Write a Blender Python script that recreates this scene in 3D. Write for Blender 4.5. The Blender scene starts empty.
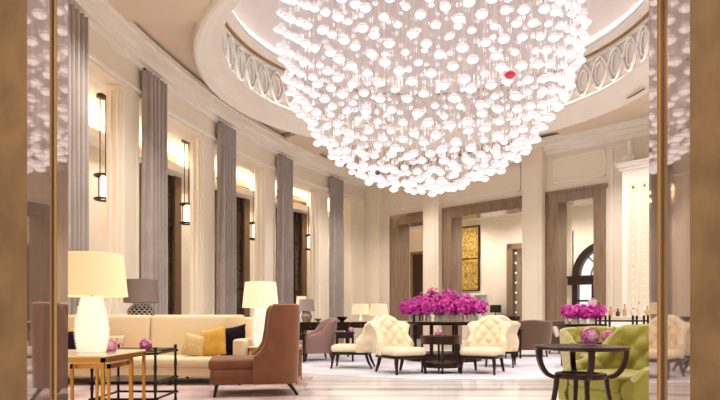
import bpy, bmesh, math, random
from math import sin, cos, pi, radians, sqrt, atan2, degrees
from mathutils import Vector, Matrix, noise
random.seed(7)
scene = bpy.context.scene
C = scene.collection
F = 580.0
CAMZ = 0.95
def X(px, D): return (px - 360.0) / F * D

# ------------------------------------------------------------------ materials
def lin(c):
    c = c / 255.0
    return c / 12.92 if c <= 0.04045 else ((c + 0.055) / 1.055) ** 2.4
def rgb(r, g, b): return (lin(r), lin(g), lin(b), 1)
def mat(name, col, rough=0.5, metal=0.0, spec=0.5, emit=0.0, ecol=None, col2=None, scale=8.0, bump=0.0,
        bscale=60.0, ior=1.45, sheen=0.0, coat=0.0, trans=0.0, stretch=None, alpha=1.0):
    m = bpy.data.materials.new(name); m.use_nodes = True
    nt = m.node_tree; b = nt.nodes['Principled BSDF']
    b.inputs['Base Color'].default_value = col
    b.inputs['Roughness'].default_value = rough
    b.inputs['Metallic'].default_value = metal
    b.inputs['Specular IOR Level'].default_value = spec
    b.inputs['IOR'].default_value = ior
    b.inputs['Sheen Weight'].default_value = sheen
    b.inputs['Coat Weight'].default_value = coat
    b.inputs['Transmission Weight'].default_value = trans
    b.inputs['Alpha'].default_value = alpha
    if emit:
        b.inputs['Emission Color'].default_value = ecol or col
        b.inputs['Emission Strength'].default_value = emit
    tc = None
    if col2 is not None or bump:
        tc = nt.nodes.new('ShaderNodeTexCoord')
        mp = nt.nodes.new('ShaderNodeMapping')
        nt.links.new(tc.outputs['Object'], mp.inputs[0])
        if stretch: mp.inputs['Scale'].default_value = stretch
    if col2 is not None:
        n = nt.nodes.new('ShaderNodeTexNoise'); n.inputs['Scale'].default_value = scale
        n.inputs['Detail'].default_value = 6
        nt.links.new(mp.outputs[0], n.inputs[0])
        r = nt.nodes.new('ShaderNodeValToRGB')
        r.color_ramp.elements[0].position = 0.35; r.color_ramp.elements[0].color = col
        r.color_ramp.elements[1].position = 0.65; r.color_ramp.elements[1].color = col2
        nt.links.new(n.outputs[0], r.inputs[0]); nt.links.new(r.outputs[0], b.inputs['Base Color'])
    if bump:
        n2 = nt.nodes.new('ShaderNodeTexNoise'); n2.inputs['Scale'].default_value = bscale
        nt.links.new(mp.outputs[0], n2.inputs[0])
        bp = nt.nodes.new('ShaderNodeBump'); bp.inputs['Strength'].default_value = bump
        bp.inputs['Distance'].default_value = 0.01
        nt.links.new(n2.outputs[0], bp.inputs['Height']); nt.links.new(bp.outputs[0], b.inputs['Normal'])
    return m

M = {}
M['cream_wall'] = mat('cream_wall', rgb(241, 229, 211), 0.6, col2=rgb(238, 225, 206), scale=1.5)
M['white_plaster'] = mat('white_plaster', rgb(245, 239, 231), 0.6, col2=rgb(242, 235, 226), scale=2)
M['ceiling_paint'] = mat('ceiling_paint', rgb(226, 208, 190), 0.65, col2=rgb(222, 203, 184), scale=1.2)
M['dome_paint'] = mat('dome_paint', rgb(240, 235, 232), 0.6, col2=rgb(237, 231, 227), scale=1.2)
M['brown_marble'] = mat('brown_marble', rgb(130, 97, 58), 0.3, col2=rgb(108, 79, 46), scale=7, spec=0.35, stretch=(1, 1, 0.6))
M['beige_marble'] = mat('beige_marble', rgb(190, 172, 162), 0.028, metal=0.8, col2=rgb(174, 155, 144), scale=5, spec=0.8, ior=1.75, stretch=(3, 3, .25))
M['gold_trim'] = mat('gold_trim', rgb(178, 138, 82), 0.3, metal=0.3)
M['stone_frame'] = mat('stone_frame', rgb(150, 126, 104), 0.14, col2=rgb(130, 106, 86), scale=3, spec=0.5, stretch=(6, 6, .4))
M['grey_curtain'] = mat('grey_curtain', rgb(182, 172, 168), 0.5, sheen=0.3, col2=rgb(170, 159, 155), scale=3)
M['bronze_frame'] = mat('bronze_frame', rgb(120, 92, 68), 0.35, metal=0.2)
M['dark_glass'] = mat('dark_glass', rgb(40, 30, 26), 0.08, col2=rgb(70, 54, 44), scale=1.3)
M['bronze'] = mat('bronze', rgb(72, 50, 34), 0.35, metal=0.8)
M['lit_glass'] = mat('lit_glass', rgb(255, 244, 225), 0.4, emit=3.0, ecol=rgb(255, 238, 210))
M['cove_light'] = mat('cove_light', rgb(255, 240, 214), 0.5, emit=14.0, ecol=rgb(255, 226, 186))
M['sofa_fabric'] = mat('sofa_fabric', rgb(224, 202, 166), 0.75, sheen=0.2, bump=0.15, bscale=120)
M['cream_fabric'] = mat('cream_fabric', rgb(234, 217, 188), 0.65, sheen=0.25, bump=0.1, bscale=120)
M['brown_velvet'] = mat('brown_velvet', rgb(124, 76, 50), 0.5, sheen=0.2, spec=.3, col2=rgb(112, 67, 43), scale=5)
M['mauve_fabric'] = mat('mauve_fabric', rgb(150, 118, 112), 0.7, sheen=0.3, bump=0.1)
M['taupe_fabric'] = mat('taupe_fabric', rgb(112, 84, 66), 0.7, sheen=0.3, bump=0.1)
M['green_velvet'] = mat('green_velvet', rgb(154, 146, 44), 0.5, sheen=0.4, col2=rgb(140, 132, 34), scale=5)
M['yellow_velvet'] = mat('yellow_velvet', rgb(204, 156, 34), 0.55, sheen=0.5, col2=rgb(186, 138, 24), scale=9)
M['navy_velvet'] = mat('navy_velvet', rgb(24, 13, 28), 0.8, spec=0.15)
M['beige_cushion'] = mat('beige_cushion', rgb(206, 180, 128), 0.7, col2=rgb(190, 164, 108), scale=30)
M['floral_cushion'] = mat('floral_cushion', rgb(226, 206, 172), 0.7, col2=rgb(176, 120, 104), scale=22)
M['white_cushion'] = mat('white_cushion', rgb(228, 214, 204), 0.7, bump=0.1)
M['dark_wood'] = mat('dark_wood', rgb(46, 22, 14), 0.32, col2=rgb(34, 16, 10), scale=4, stretch=(1, 8, 8), spec=0.3)
M['dark_metal'] = mat('dark_metal', rgb(34, 26, 22), 0.35, metal=0.5)
M['brass'] = mat('brass', rgb(196, 146, 70), 0.24, metal=0.9)
M['cream_stone'] = mat('cream_stone', rgb(238, 224, 194), 0.12, col2=rgb(230, 212, 178), scale=4)
M['shade_cream'] = mat('shade_cream', rgb(240, 224, 186), 0.7, emit=0.22, ecol=rgb(255, 224, 160), bump=0.1, bscale=150)
M['shade_white'] = mat('shade_white', rgb(244, 230, 196), 0.7, emit=0.3, ecol=rgb(255, 234, 200))
M['shade_grey'] = mat('shade_grey', rgb(132, 116, 110), 0.7, bump=0.15, bscale=150)
M['shade_mauve'] = mat('shade_mauve', rgb(176, 160, 164), 0.7)
M['shade_black'] = mat('shade_black', rgb(30, 24, 22), 0.6)
M['bulb'] = mat('bulb', rgb(255, 240, 210), 0.4, emit=14.0, ecol=rgb(255, 226, 170))
M['white_glass'] = mat('white_glass', rgb(250, 244, 232), 0.12, spec=0.8, emit=0.25, ecol=rgb(255, 246, 230), coat=0.6)
M['crystal'] = mat('crystal', rgb(246, 242, 236), 0.06, spec=0.9, emit=0.3, ecol=rgb(255, 250, 240), coat=0.8)
M['clear_glass'] = mat('clear_glass', rgb(250, 252, 252), 0.03, trans=0.7, spec=0.8, alpha=0.38)
M['honeycomb_white'] = mat('honeycomb_white', rgb(222, 210, 196), 0.4)
M['honeycomb_black'] = mat('honeycomb_black', rgb(24, 20, 20), 0.4)
M['pearl'] = mat('pearl', rgb(196, 178, 150), 0.3, col2=rgb(150, 128, 100), scale=14)
M['chocolate'] = mat('chocolate', rgb(46, 28, 22), 0.3)
M['petal_magenta'] = mat('petal_magenta', rgb(196, 26, 146), 0.55)
M['petal_pink'] = mat('petal_pink', rgb(220, 78, 184), 0.55)
M['petal_violet'] = mat('petal_violet', rgb(154, 30, 150), 0.55)
M['petal_rose'] = mat('petal_rose', rgb(208, 104, 168), 0.55)
M['petal_pale'] = mat('petal_pale', rgb(230, 190, 208), 0.55)
M['stem_green'] = mat('stem_green', rgb(120, 130, 84), 0.5)
M['globe_crystal'] = mat('globe_crystal', rgb(220, 214, 218), 0.12, spec=0.7, emit=0.66, ecol=rgb(255, 252, 250), coat=0.4)
M['globe_waist'] = mat('globe_waist', rgb(204, 196, 202), 0.1, spec=0.8, emit=0.2, ecol=rgb(246, 240, 246), coat=0.5)
M['globe_top'] = mat('globe_top', rgb(220, 212, 216), 0.1, spec=0.8, emit=0.4, ecol=rgb(252, 246, 248), coat=0.5)
M['globe_red'] = mat('globe_red', rgb(190, 30, 56), 0.1, spec=0.8, emit=0.35, ecol=rgb(200, 30, 60))
M['strand'] = mat('strand', rgb(240, 232, 232), 0.2, spec=0.8)
M['canopy'] = mat('canopy', rgb(240, 234, 232), 0.3, emit=0.35, ecol=rgb(255, 244, 240))  # faint glow added to brighten the plate behind the globes
M['gold_leaf'] = mat('gold_leaf', rgb(220, 182, 96), 0.4, metal=0.2, col2=rgb(140, 108, 52), scale=9)
M['door_wood'] = mat('door_wood', rgb(70, 46, 34), 0.35, col2=rgb(58, 38, 28), scale=3, stretch=(6, 6, .6))
M['white_lacquer'] = mat('white_lacquer', rgb(248, 244, 238), 0.25, spec=0.5)
M['mirror_dark'] = mat('mirror_dark', rgb(170, 156, 140), 0.05, metal=0.9)
M['warm_lit_panel'] = mat('warm_lit_panel', rgb(255, 236, 206), 0.5, emit=0.3, ecol=rgb(255, 240, 216))
M['amber'] = mat('amber_glass', rgb(196, 160, 124), 0.08, spec=0.7)
M['bottle_clear'] = mat('bottle_clear', rgb(222, 214, 206), 0.08, spec=0.7)
M['bottle_dark'] = mat('bottle_dark', rgb(70, 60, 56), 0.08, spec=0.7)
M['pale_gilt'] = mat('pale_gilt', rgb(240, 230, 212), 0.35)
M['ring_fill'] = mat('ring_fill', rgb(255, 244, 228), .5, emit=4.5, ecol=rgb(255, 240, 222))  # glow added to whiten the drum ornament
M['dome_fill'] = mat('dome_fill', rgb(255, 244, 234), .5, emit=7.0, ecol=rgb(255, 242, 230))  # glow added to lighten the dome evenly
M['vent'] = mat('vent', rgb(96, 82, 70), 0.6)
M['pane'] = mat('pane', rgb(240, 246, 252), 0.02, trans=1.0, alpha=0.25)
M['rug_pale'] = mat('rug_pale', rgb(228, 224, 230), 0.9, col2=rgb(196, 194, 210), scale=1.6, bump=0.2, bscale=200)
M['rug_rose'] = mat('rug_rose', rgb(206, 186, 182), 0.9, col2=rgb(162, 138, 136), scale=1.5, bump=0.2, bscale=200)
M['rug_border'] = mat('rug_border', rgb(206, 204, 216), 0.9)

def floor_material():
    m = bpy.data.materials.new('marble_floor'); m.use_nodes = True
    nt = m.node_tree; b = nt.nodes['Principled BSDF']
    tc = nt.nodes.new('ShaderNodeTexCoord'); sp = nt.nodes.new('ShaderNodeSeparateXYZ')
    nt.links.new(tc.outputs['Object'], sp.inputs[0])
    mr = nt.nodes.new('ShaderNodeMapRange'); mr.inputs['From Min'].default_value = 5.0; mr.inputs['From Max'].default_value = 10.0
    nt.links.new(sp.outputs['Y'], mr.inputs['Value'])
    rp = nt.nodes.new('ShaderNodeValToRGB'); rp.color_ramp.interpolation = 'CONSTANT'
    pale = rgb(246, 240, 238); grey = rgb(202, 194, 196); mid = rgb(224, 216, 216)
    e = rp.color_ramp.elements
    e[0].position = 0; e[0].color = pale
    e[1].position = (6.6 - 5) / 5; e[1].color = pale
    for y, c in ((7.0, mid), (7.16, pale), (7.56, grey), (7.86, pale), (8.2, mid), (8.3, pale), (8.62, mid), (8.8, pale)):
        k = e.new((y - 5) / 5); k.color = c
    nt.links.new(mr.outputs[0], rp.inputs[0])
    n = nt.nodes.new('ShaderNodeTexNoise'); n.inputs['Scale'].default_value = 1.3; n.inputs['Detail'].default_value = 8
    nt.links.new(tc.outputs['Object'], n.inputs[0])
    r2 = nt.nodes.new('ShaderNodeValToRGB')
    r2.color_ramp.elements[0].position = .38; r2.color_ramp.elements[0].color = (.92, .915, .92, 1)
    r2.color_ramp.elements[1].position = .6; r2.color_ramp.elements[1].color = (1, 1, 1, 1)
    nt.links.new(n.outputs[0], r2.inputs[0])
    mx = nt.nodes.new('ShaderNodeMix'); mx.data_type = 'RGBA'; mx.blend_type = 'MULTIPLY'
    mx.inputs[0].default_value = 1.0
    nt.links.new(rp.outputs[0], mx.inputs[6]); nt.links.new(r2.outputs[0], mx.inputs[7])
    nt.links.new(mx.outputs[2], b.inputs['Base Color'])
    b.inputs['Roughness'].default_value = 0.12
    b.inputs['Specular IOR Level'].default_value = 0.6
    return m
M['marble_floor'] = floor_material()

# ------------------------------------------------------------------ mesh helpers
def BM(): return bmesh.new()
def merge(bm, src, mtx=None):
    me = bpy.data.meshes.new('tmp'); src.to_mesh(me); src.free()
    if mtx is not None: me.transform(mtx)
    bm.from_mesh(me); bpy.data.meshes.remove(me)
def box(bm, x0, y0, z0, x1, y1, z1, r=0.0, seg=2):
    t = BM(); bmesh.ops.create_cube(t, size=1.0)
    for v in t.verts:
        v.co = Vector(((x0 + x1) / 2 + v.co.x * (x1 - x0), (y0 + y1) / 2 + v.co.y * (y1 - y0), (z0 + z1) / 2 + v.co.z * (z1 - z0)))
    if r: bmesh.ops.bevel(t, geom=t.edges[:], offset=r, segments=seg, profile=.5, affect='EDGES')
    merge(bm, t); return bm
def lathe(bm, prof, seg=32, cx=0, cy=0, closed=True):
    rings = []
    for r, z in prof:
        if r < 1e-5: rings.append([bm.verts.new((cx, cy, z))])
        else: rings.append([bm.verts.new((cx + r * cos(2 * pi * i / seg), cy + r * sin(2 * pi * i / seg), z)) for i in range(seg)])
    for a, b in zip(rings[:-1], rings[1:]):
        for i in range(seg):
            j = (i + 1) % seg
            if len(a) == 1 and len(b) == 1: continue
            if len(a) == 1: bm.faces.new((a[0], b[j], b[i]))
            elif len(b) == 1: bm.faces.new((a[i], a[j], b[0]))
            else: bm.faces.new((a[i], a[j], b[j], b[i]))
    return bm
def tube(bm, pts, radii, seg=8, closed=False, flat=1.0, up=None):
    pts = [Vector(p) for p in pts]; n = len(pts)
    if not hasattr(radii, '__len__'): radii = [radii] * n
    rings = []; ref = Vector(up) if up else None
    for i, p in enumerate(pts):
        if closed: t = (pts[(i + 1) % n] - pts[i - 1])
        else: t = pts[min(i + 1, n - 1)] - pts[max(i - 1, 0)]
        t.normalize()
        if ref is None: ref = Vector((0, 0, 1)) if abs(t.z) < .9 else Vector((1, 0, 0))
        a = ref - t * ref.dot(t)
        if a.length < 1e-4: a = Vector((0, 1, 0)) - t * t.y
        a.normalize(); b = t.cross(a)
        if not up: ref = a
        off = pi / 4 if seg == 4 else 0
        rings.append([bm.verts.new(p + (a * cos(off + 2 * pi * k / seg) + b * (sin(off + 2 * pi * k / seg) * flat)) * radii[i]) for k in range(seg)])
    rng = range(n) if closed else range(n - 1)
    for i in rng:
        A, B = rings[i], rings[(i + 1) % n]
        for k in range(seg):
            l = (k + 1) % seg
            bm.faces.new((A[k], A[l], B[l], B[k]))
    if not closed:
        bm.faces.new(list(reversed(rings[0]))); bm.faces.new(rings[-1])
    return bm
def prism(bm, poly, z0, z1):
    a = [bm.verts.new((x, y, z0)) for x, y in poly]; b = [bm.verts.new((x, y, z1)) for x, y in poly]
    n = len(poly)
    for i in range(n): bm.faces.new((a[i], a[(i + 1) % n], b[(i + 1) % n], b[i]))
    bm.faces.new(list(reversed(a))); bm.faces.new(b); return bm
def ball(bm, c, r, sx=1, sy=1, sz=1, u=14, v=9):
    t = BM(); bmesh.ops.create_uvsphere(t, u_segments=u, v_segments=v, radius=r)
    merge(bm, t, Matrix.Translation(c) @ Matrix.Diagonal((sx, sy, sz, 1))); return bm
def pillow(bm, w, h, t, mtx=None, n=14):
    s = BM(); vs = {}
    for side in (1, -1):
        for i in range(n + 1):
            for j in range(n + 1):
                u = 2 * i / n - 1; v = 2 * j / n - 1
                th = t * ((1 - abs(u) ** 3) * (1 - abs(v) ** 3)) ** .5
                pin = 1 - .07 * (1 - (u * u) * (v * v)) * max(abs(u), abs(v)) ** 3
                key = (i, j, side if 0 < i < n and 0 < j < n else 0)
                if key not in vs: vs[key] = s.verts.new((u * w / 2 * pin, side * th / 2 if key[2] else 0, v * h / 2 * pin))
    for side in (1, -1):
        g = lambda i, j: vs[(i, j, side if 0 < i < n and 0 < j < n else 0)]
        for i in range(n):
            for j in range(n):
                q = [g(i, j), g(i + 1, j), g(i + 1, j + 1), g(i, j + 1)]
                if side > 0: q.reverse()
                s.faces.new(q)
    merge(bm, s, mtx); return bm
def obj(name, bm, m, parent=None, smooth=True, label=None, kind=None):
    bmesh.ops.recalc_face_normals(bm, faces=bm.faces[:])
    me = bpy.data.meshes.new(name); bm.to_mesh(me); bm.free()
    for mm in (m if isinstance(m, list) else [m]): me.materials.append(mm)
    o = bpy.data.objects.new(name, me); C.objects.link(o)
    if smooth:
        for p in me.polygons: p.use_smooth = True
        try: me.set_sharp_from_angle(angle=radians(38))
        except Exception: pass
    if parent: o.parent = parent
    if label: o['label'] = label
    if kind: o['kind'] = kind
    return o
def struct(name, bm, m, parent=None, smooth=False):
    o = obj(name, bm, m, parent, smooth)
    if parent is None: o['kind'] = 'structure'
    return o
def thing(name, label, cat, loc=(0, 0, 0), rz=0, group=None):
    o = bpy.data.objects.new(name, None); C.objects.link(o)
    o.empty_display_size = .1
    o.location = loc; o.rotation_euler = (0, 0, radians(rz)); o['label'] = label; o['category'] = cat
    if group: o['group'] = group
    return o
def tag(o, label, cat, group=None):
    o['label'] = label; o['category'] = cat
    if group: o['group'] = group
    return o
def dup(root, loc, rz=None, label=None, group=None):
    r = root.copy(); C.objects.link(r); r.location = loc
    if rz is not None: r.rotation_euler = (0, 0, radians(rz))
    if label: r['label'] = label
    if group: r['group'] = group
    for ch in list(root.children):
        c = ch.copy(); C.objects.link(c); c.parent = r
        for g in list(ch.children):
            d = g.copy(); C.objects.link(d); d.parent = c
    return r

# ================================================================== SETTING
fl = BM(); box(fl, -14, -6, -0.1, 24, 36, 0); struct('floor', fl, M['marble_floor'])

# ---- left colonnade: a long arc of piers
AC = (21.4, 7.2); AR = 26.3
def arcp(th, R=AR):
    t = radians(th); return (AC[0] - R * cos(t), AC[1] + R * sin(t))
def arc_hit(px, R):
    d = Vector(((px - 360) / F, 1.0)); c = Vector(AC)
    a = d.dot(d); b = -2 * d.dot(c); cc = c.dot(c) - R * R
    t = (-b + sqrt(b * b - 4 * a * cc)) / (2 * a)
    p = d * t
    return degrees(atan2(p.y - AC[1], AC[0] - p.x)), p
def arc_block(bm, t0, t1, R0, R1, z0, z1, n=None):
    n = n or max(1, int(abs(t1 - t0) / 1.2))
    prev = None
    for i in range(n + 1):
        th = t0 + (t1 - t0) * i / n
        a = arcp(th, R0); b = arcp(th, R1)
        q = [bm.verts.new((a[0], a[1], z0)), bm.verts.new((b[0], b[1], z0)), bm.verts.new((b[0], b[1], z1)), bm.verts.new((a[0], a[1], z1))]
        if prev is None: bm.faces.new(q)
        else:
            for k in range(4):
                l = (k + 1) % 4
                bm.faces.new((prev[k], prev[l], q[l], q[k]))
        prev = q
    bm.faces.new(list(reversed(prev)))
CT = [4.75, 10.75, 17.75, 24.7, 31.65]     # curtain angles
ZL = 5.45                                   # underside of the lintel
ZC = 6.5
wl = BM(); trim = BM()
for i, t in enumerate([-1.6] + CT):
    a, b = t - 2.05, t - 0.72
    arc_block(wl, a, b, AR, AR + .32, 0, ZL, 2)
    # raised fillets on the pier's room face and end face
    for f in (0.08, 0.92):
        tt = a + (b - a) * f
        arc_block(trim, tt - .05, tt + .05, AR - .03, AR, .35, ZL - .12, 1)
    arc_block(trim, a - .06, a, AR + .06, AR + .1, .35, ZL - .1, 1)
    arc_block(trim, a - .06, a, AR + .2, AR + .24, .35, ZL - .1, 1)
    arc_block(trim, a - .05, b + .05, AR - .04, AR + .34, 0, .3, 2)
arc_block(wl, 34.2, 36.6, AR, AR + .32, 0, ZL, 2)
arc_block(wl, -9, 36.6, AR, AR + .32, ZL, ZC, 40)
struct('wall_left', wl, M['cream_wall'])
arc_block(trim, -9, 36.2, AR - .06, AR, ZL + .06, ZL + .12, 40)
arc_block(trim, -9, 36.2, AR - .1, AR, 5.98, 6.08, 40)
arc_block(trim, -9, 36.2, AR - .2, AR, 6.08, 6.2, 40)
arc_block(trim, -9, 36.2, AR - .38, AR, 6.2, 6.32, 40)
arc_block(trim, -9, 36.2, AR - .46, AR, 6.32, 6.42, 40)
struct('trim_1', trim, M['white_plaster'])
# gallery behind the colonnade
GR = AR + 2.6
gw = BM(); arc_block(gw, -12, 44, GR, GR + .3, 0, 5.9, 50); struct('wall_gallery', gw, M['cream_wall'])
gc = BM(); arc_block(gc, -12, 44, AR + .32, GR, 5.85, 5.95, 50); struct('ceiling_gallery', gc, M['white_plaster'])
gs = BM(); arc_block(gs, -12, 44, GR - .5, GR, 5.2, 5.3, 50); arc_block(gs, -12, 44, GR - .5, GR - .44, 5.3, 5.42, 50)
arc_block(gs, -12, 44, AR + .32, AR + .7, 5.5, 5.85, 50)
struct('trim_2', gs, M['white_plaster'])
cv = BM(); arc_block(cv, -12, 44, GR - .3, GR - .12, 5.3, 5.33, 50)
tag(obj('cove_light', cv, M['cove_light']), 'warm strip light hidden on the ledge of the gallery behind the pillars', 'light')
gp = BM()
for t in [c - 1.1 for c in CT] + [-2.5, 38]:
    arc_block(gp, t - 1.0, t + .25, GR - .08, GR, 0, 5.2, 2)
struct('trim_3', gp, M['white_plaster'])
# gallery windows
def arc_frame(th, R):
    p = arcp(th, R); return Matrix.Translation((p[0], p[1], 0)) @ Matrix.Rotation(radians(90 - th), 4, 'Z')
def gallery_window(n, px0, px1, ztop, dark):
    t0, _ = arc_hit(px0, GR); t1, _ = arc_hit(px1, GR)
    w = (t1 - t0) * pi / 180 * GR; m = arc_frame((t0 + t1) / 2, GR)
    fr = BM()
    fw = .3
    box(fr, -w / 2, -.14, 0, -w / 2 + fw, .02, ztop); box(fr, w / 2 - fw, -.14, 0, w / 2, .02, ztop)
    box(fr, -w / 2, -.14, ztop - fw, w / 2, .02, ztop)
    fr_o = struct('window_%d' % n, fr, M['bronze_frame']); fr_o.matrix_world = m
    pn = BM(); box(pn, -w / 2 + fw, -.035, 0.02, w / 2 - fw, -.01, ztop - fw)
    obj('pane', pn, dark, fr_o, False)
    mu = BM()
    for k in range(1, 3):
        xx = -w / 2 + fw + (w - 2 * fw) * k / 3
        box(mu, xx - .025, -.07, .02, xx + .025, -.03, ztop - fw)
    for k in range(1, 8):
        zz = (ztop - fw) * k / 8
        box(mu, -w / 2 + fw, -.065, zz - .025, w / 2 - fw, -.03, zz + .025)
    obj('muntin', mu, M['bronze'], fr_o, False)
for n, (a, b, yt) in enumerate(((134, 178, 166), (214, 247, 189), (276, 304.5, 203)), 1):
    _, p = arc_hit(b, GR); gallery_window(n, a, b, CAMZ + (318 - yt) / F * p.y, M['dark_glass'])
_, p = arc_hit(357, GR)
t0, _ = arc_hit(338, GR); t1, _ = arc_hit(358, GR); w = (t1 - t0) * pi / 180 * GR; zt = CAMZ + 64 / F * p.y
d = BM(); box(d, -w / 2, -.1, 0, w / 2, .02, zt); d1 = struct('door_1', d, M['door_wood']); d1.matrix_world = arc_frame((t0 + t1) / 2, GR)
d = BM()
for sx in (-1, 1):
    for z0, z1 in ((.2, 1.2), (1.35, 2.9)):
        box(d, sx * w / 4 - w * .17, -.13, z0, sx * w / 4 + w * .17, -.09, min(z1, zt - .15), .02)
obj('panel', d, M['bronze_frame'], d1, False)

# ---- right/back wall, built along its own axis (x = along, +y = behind the wall)
WA = Vector((0.6, 22.75)); WU = Vector((.735, -.678)).normalized(); WV = Vector((-WU.y, WU.x))
WANG = atan2(WU.y, WU.x)
WM = Matrix.Translation((WA.x, WA.y, 0)) @ Matrix.Rotation(WANG, 4, 'Z')
def s_at(px, off=0.0):
    d = Vector(((px - 360) / F, 1.0)); o = WA + WV * off
    det = d.x * (-WU.y) - (-WU.x) * d.y
    t = (o.x * (-WU.y) - (-WU.x) * o.y) / det
    p = d * t
    return (p - o).dot(WU), p.y
def wstruct(name, bm, m, smooth=False):
    o = struct(name, bm, m, None, smooth); o.matrix_world = WM; return o
HD = 4.8; TH = .6; FW = .34
P0 = .3
pil = [(s_at(423, -P0)[0], s_at(444)[0] - .03), (s_at(522, -P0)[0], s_at(547)[0] - .03)]
ops = [(s_at(392)[0], pil[0][0] + .4), (s_at(444)[0], pil[1][0] + .4), (s_at(547.5)[0], s_at(606)[0])]
wr = BM(); SEND = 17.0
edges = [-1.2]
for a, b in ops: edges += [a, b]
edges.append(SEND)
for k in range(0, len(edges), 2):
    if edges[k + 1] - edges[k] > .01: box(wr, edges[k], 0, 0, edges[k + 1], TH, HD)
box(wr, -1.2, 0, HD, SEND, TH, ZC)
wstruct('wall_right', wr, M['cream_wall'])
pb = BM()
for a, b in pil + [(-.55, .45), (s_at(606)[0] + 2.6, s_at(606)[0] + 3.6)]:
    box(pb, a, -P0, 0, b, 0, 6.2)
    box(pb, a + .12, -P0 - .03, .5, b - .12, -P0, 5.8)
    box(pb, a - .04, -P0 - .04, 0, b + .04, 0, .32)
wstruct('trim_4', pb, M['cream_wall'])
for k, (a, b) in enumerate(ops):
    f = BM()
    box(f, a, -.06, 0, a + FW, TH + .04, HD - FW); box(f, b - FW, -.06, 0, b, TH + .04, HD - FW)
    box(f, a, -.06, HD - FW, b, TH + .04, HD)
    box(f, a - .05, -.09, HD - .06, b + (.05 if k == 2 else 0), 0, HD + .03)
    box(f, a - .05, -.09, 0, a, 0, HD); 
    o = wstruct('door_%d' % (k + 2), f, M['stone_frame'])
cr = BM()
for d, z0, z1 in ((.08, 5.98, 6.08), (.2, 6.08, 6.2), (.38, 6.2, 6.32), (.46, 6.32, 6.42)):
    box(cr, 0, -d, z0, SEND, 0, z1)
wstruct('trim_5', cr, M['white_plaster'])
pm = BM()   # panel mouldings over the openings
def mould(bm, x0, z0, x1, z1, y=0, w=.05, d=.04):
    for q in ((x0, z0, x1, z0 + w), (x0, z1 - w, x1, z1), (x0, z0, x0 + w, z1), (x1 - w, z0, x1, z1)):
        box(bm, q[0], y - d, q[1], q[2], y, q[3])
mould(pm, ops[0][0], HD + .25, pil[0][0] - .1, 5.85); mould(pm, pil[0][1] + .2, HD + .25, pil[1][0] - .2, 5.85)
mould(pm, pil[1][1] + .25, HD + .25, ops[2][1], 5.85); mould(pm, ops[2][1] + .15, 1.2, ops[2][1] + .75, 5.85)
wstruct('trim_6', pm, M['white_plaster'])
# rooms seen through the openings
BY = 4.2
bw = BM(); box(bw, -6, BY, 0, s_at(572, BY)[0], BY + .3, 5.6); sB0 = s_at(573, BY)[0]; 
sB1 = sB0 + 2.5
box(bw, s_at(572, BY)[0], BY, 4.2, SEND, BY + .3, 5.6); box(bw, sB1, BY, 0, SEND, BY + .3, 4.2)
wstruct('wall_back', bw, M['cream_wall'])
bc = BM(); box(bc, -6, TH, 5.6, SEND, BY + .3, 5.7); wstruct('ceiling_back', bc, M['white_plaster'])
be = BM(); box(be, SEND, TH, 0, SEND + .2, BY + .3, 5.6); box(be, -6.2, TH, 0, -6, BY + .3, 5.6); wstruct('wall_end', be, M['cream_wall'])
bm_ = BM(); box(bm_, -6, BY - .12, 5.1, SEND, BY, 5.25); box(bm_, -6, BY - .2, 5.25, SEND, BY, 5.6)
so3 = s_at(556, BY)[0]
box(bm_, so3 - .3, BY - .45, 0, so3 + .35, BY, 5.1)
wstruct('trim_7', bm_, M['white_plaster'])
# arched window
aw = BM(); r = (sB1 - sB0) / 2; cx = (sB0 + sB1) / 2
Dw = s_at(585, BY)[1]; zs = CAMZ + (318 - 276) / F * Dw
def arch_pts(r0, n=24): return [(cx + r0 * cos(pi - pi * i / n), zs + r0 * sin(pi * i / n)) for i in range(n + 1)]
def arch_ring(bm, ra, rb, y0, y1):
    A, B = arch_pts(ra), arch_pts(rb); rows = []
    for (xa, za), (xb, zb) in zip(A, B):
        rows.append([bm.verts.new((xa, y0, za)), bm.verts.new((xb, y0, zb)), bm.verts.new((xb, y1, zb)), bm.verts.new((xa, y1, za))])
    for p, q in zip(rows[:-1], rows[1:]):
        for k in range(4): bm.faces.new((p[k], p[(k + 1) % 4], q[(k + 1) % 4], q[k]))
    bm.faces.new(rows[0]); bm.faces.new(list(reversed(rows[-1])))
arch_ring(aw, r - .26, r, BY - .1, BY + .14)
box(aw, sB0, BY - .1, 0, sB0 + .2, BY + .14, zs); box(aw, sB1 - .2, BY - .1, 0, sB1, BY + .14, zs)
box(aw, sB0 - .12, BY - .22, zs - .32, sB1 + .12, BY + .14, zs); box(aw, sB0 - .18, BY - .28, zs - .08, sB1 + .18, BY + .14, zs)
for k in (1, 2, 3):
    xx = sB0 + .2 + (2 * r - .4) * k / 4; box(aw, xx - .04, BY, 0, xx + .04, BY + .08, zs)
box(aw, sB0, BY, 1.55, sB1, BY + .08, 1.62); box(aw, sB0, BY, .0, sB1, BY + .08, .5)
win = wstruct('window_4', aw, M['chocolate'])
rd = BM()
arch_ring(rd, r * .45, r * .45 + .05, BY + .02, BY + .08)
for a in (45, 90, 135):
    tube(rd, [(cx + r * .45 * cos(radians(a)), BY + .05, zs + r * .45 * sin(radians(a))), (cx + (r - .2) * cos(radians(a)), BY + .05, zs + (r - .2) * sin(radians(a)))], .03, 6)
obj('muntin', rd, M['stone_frame'], win, False)
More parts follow.
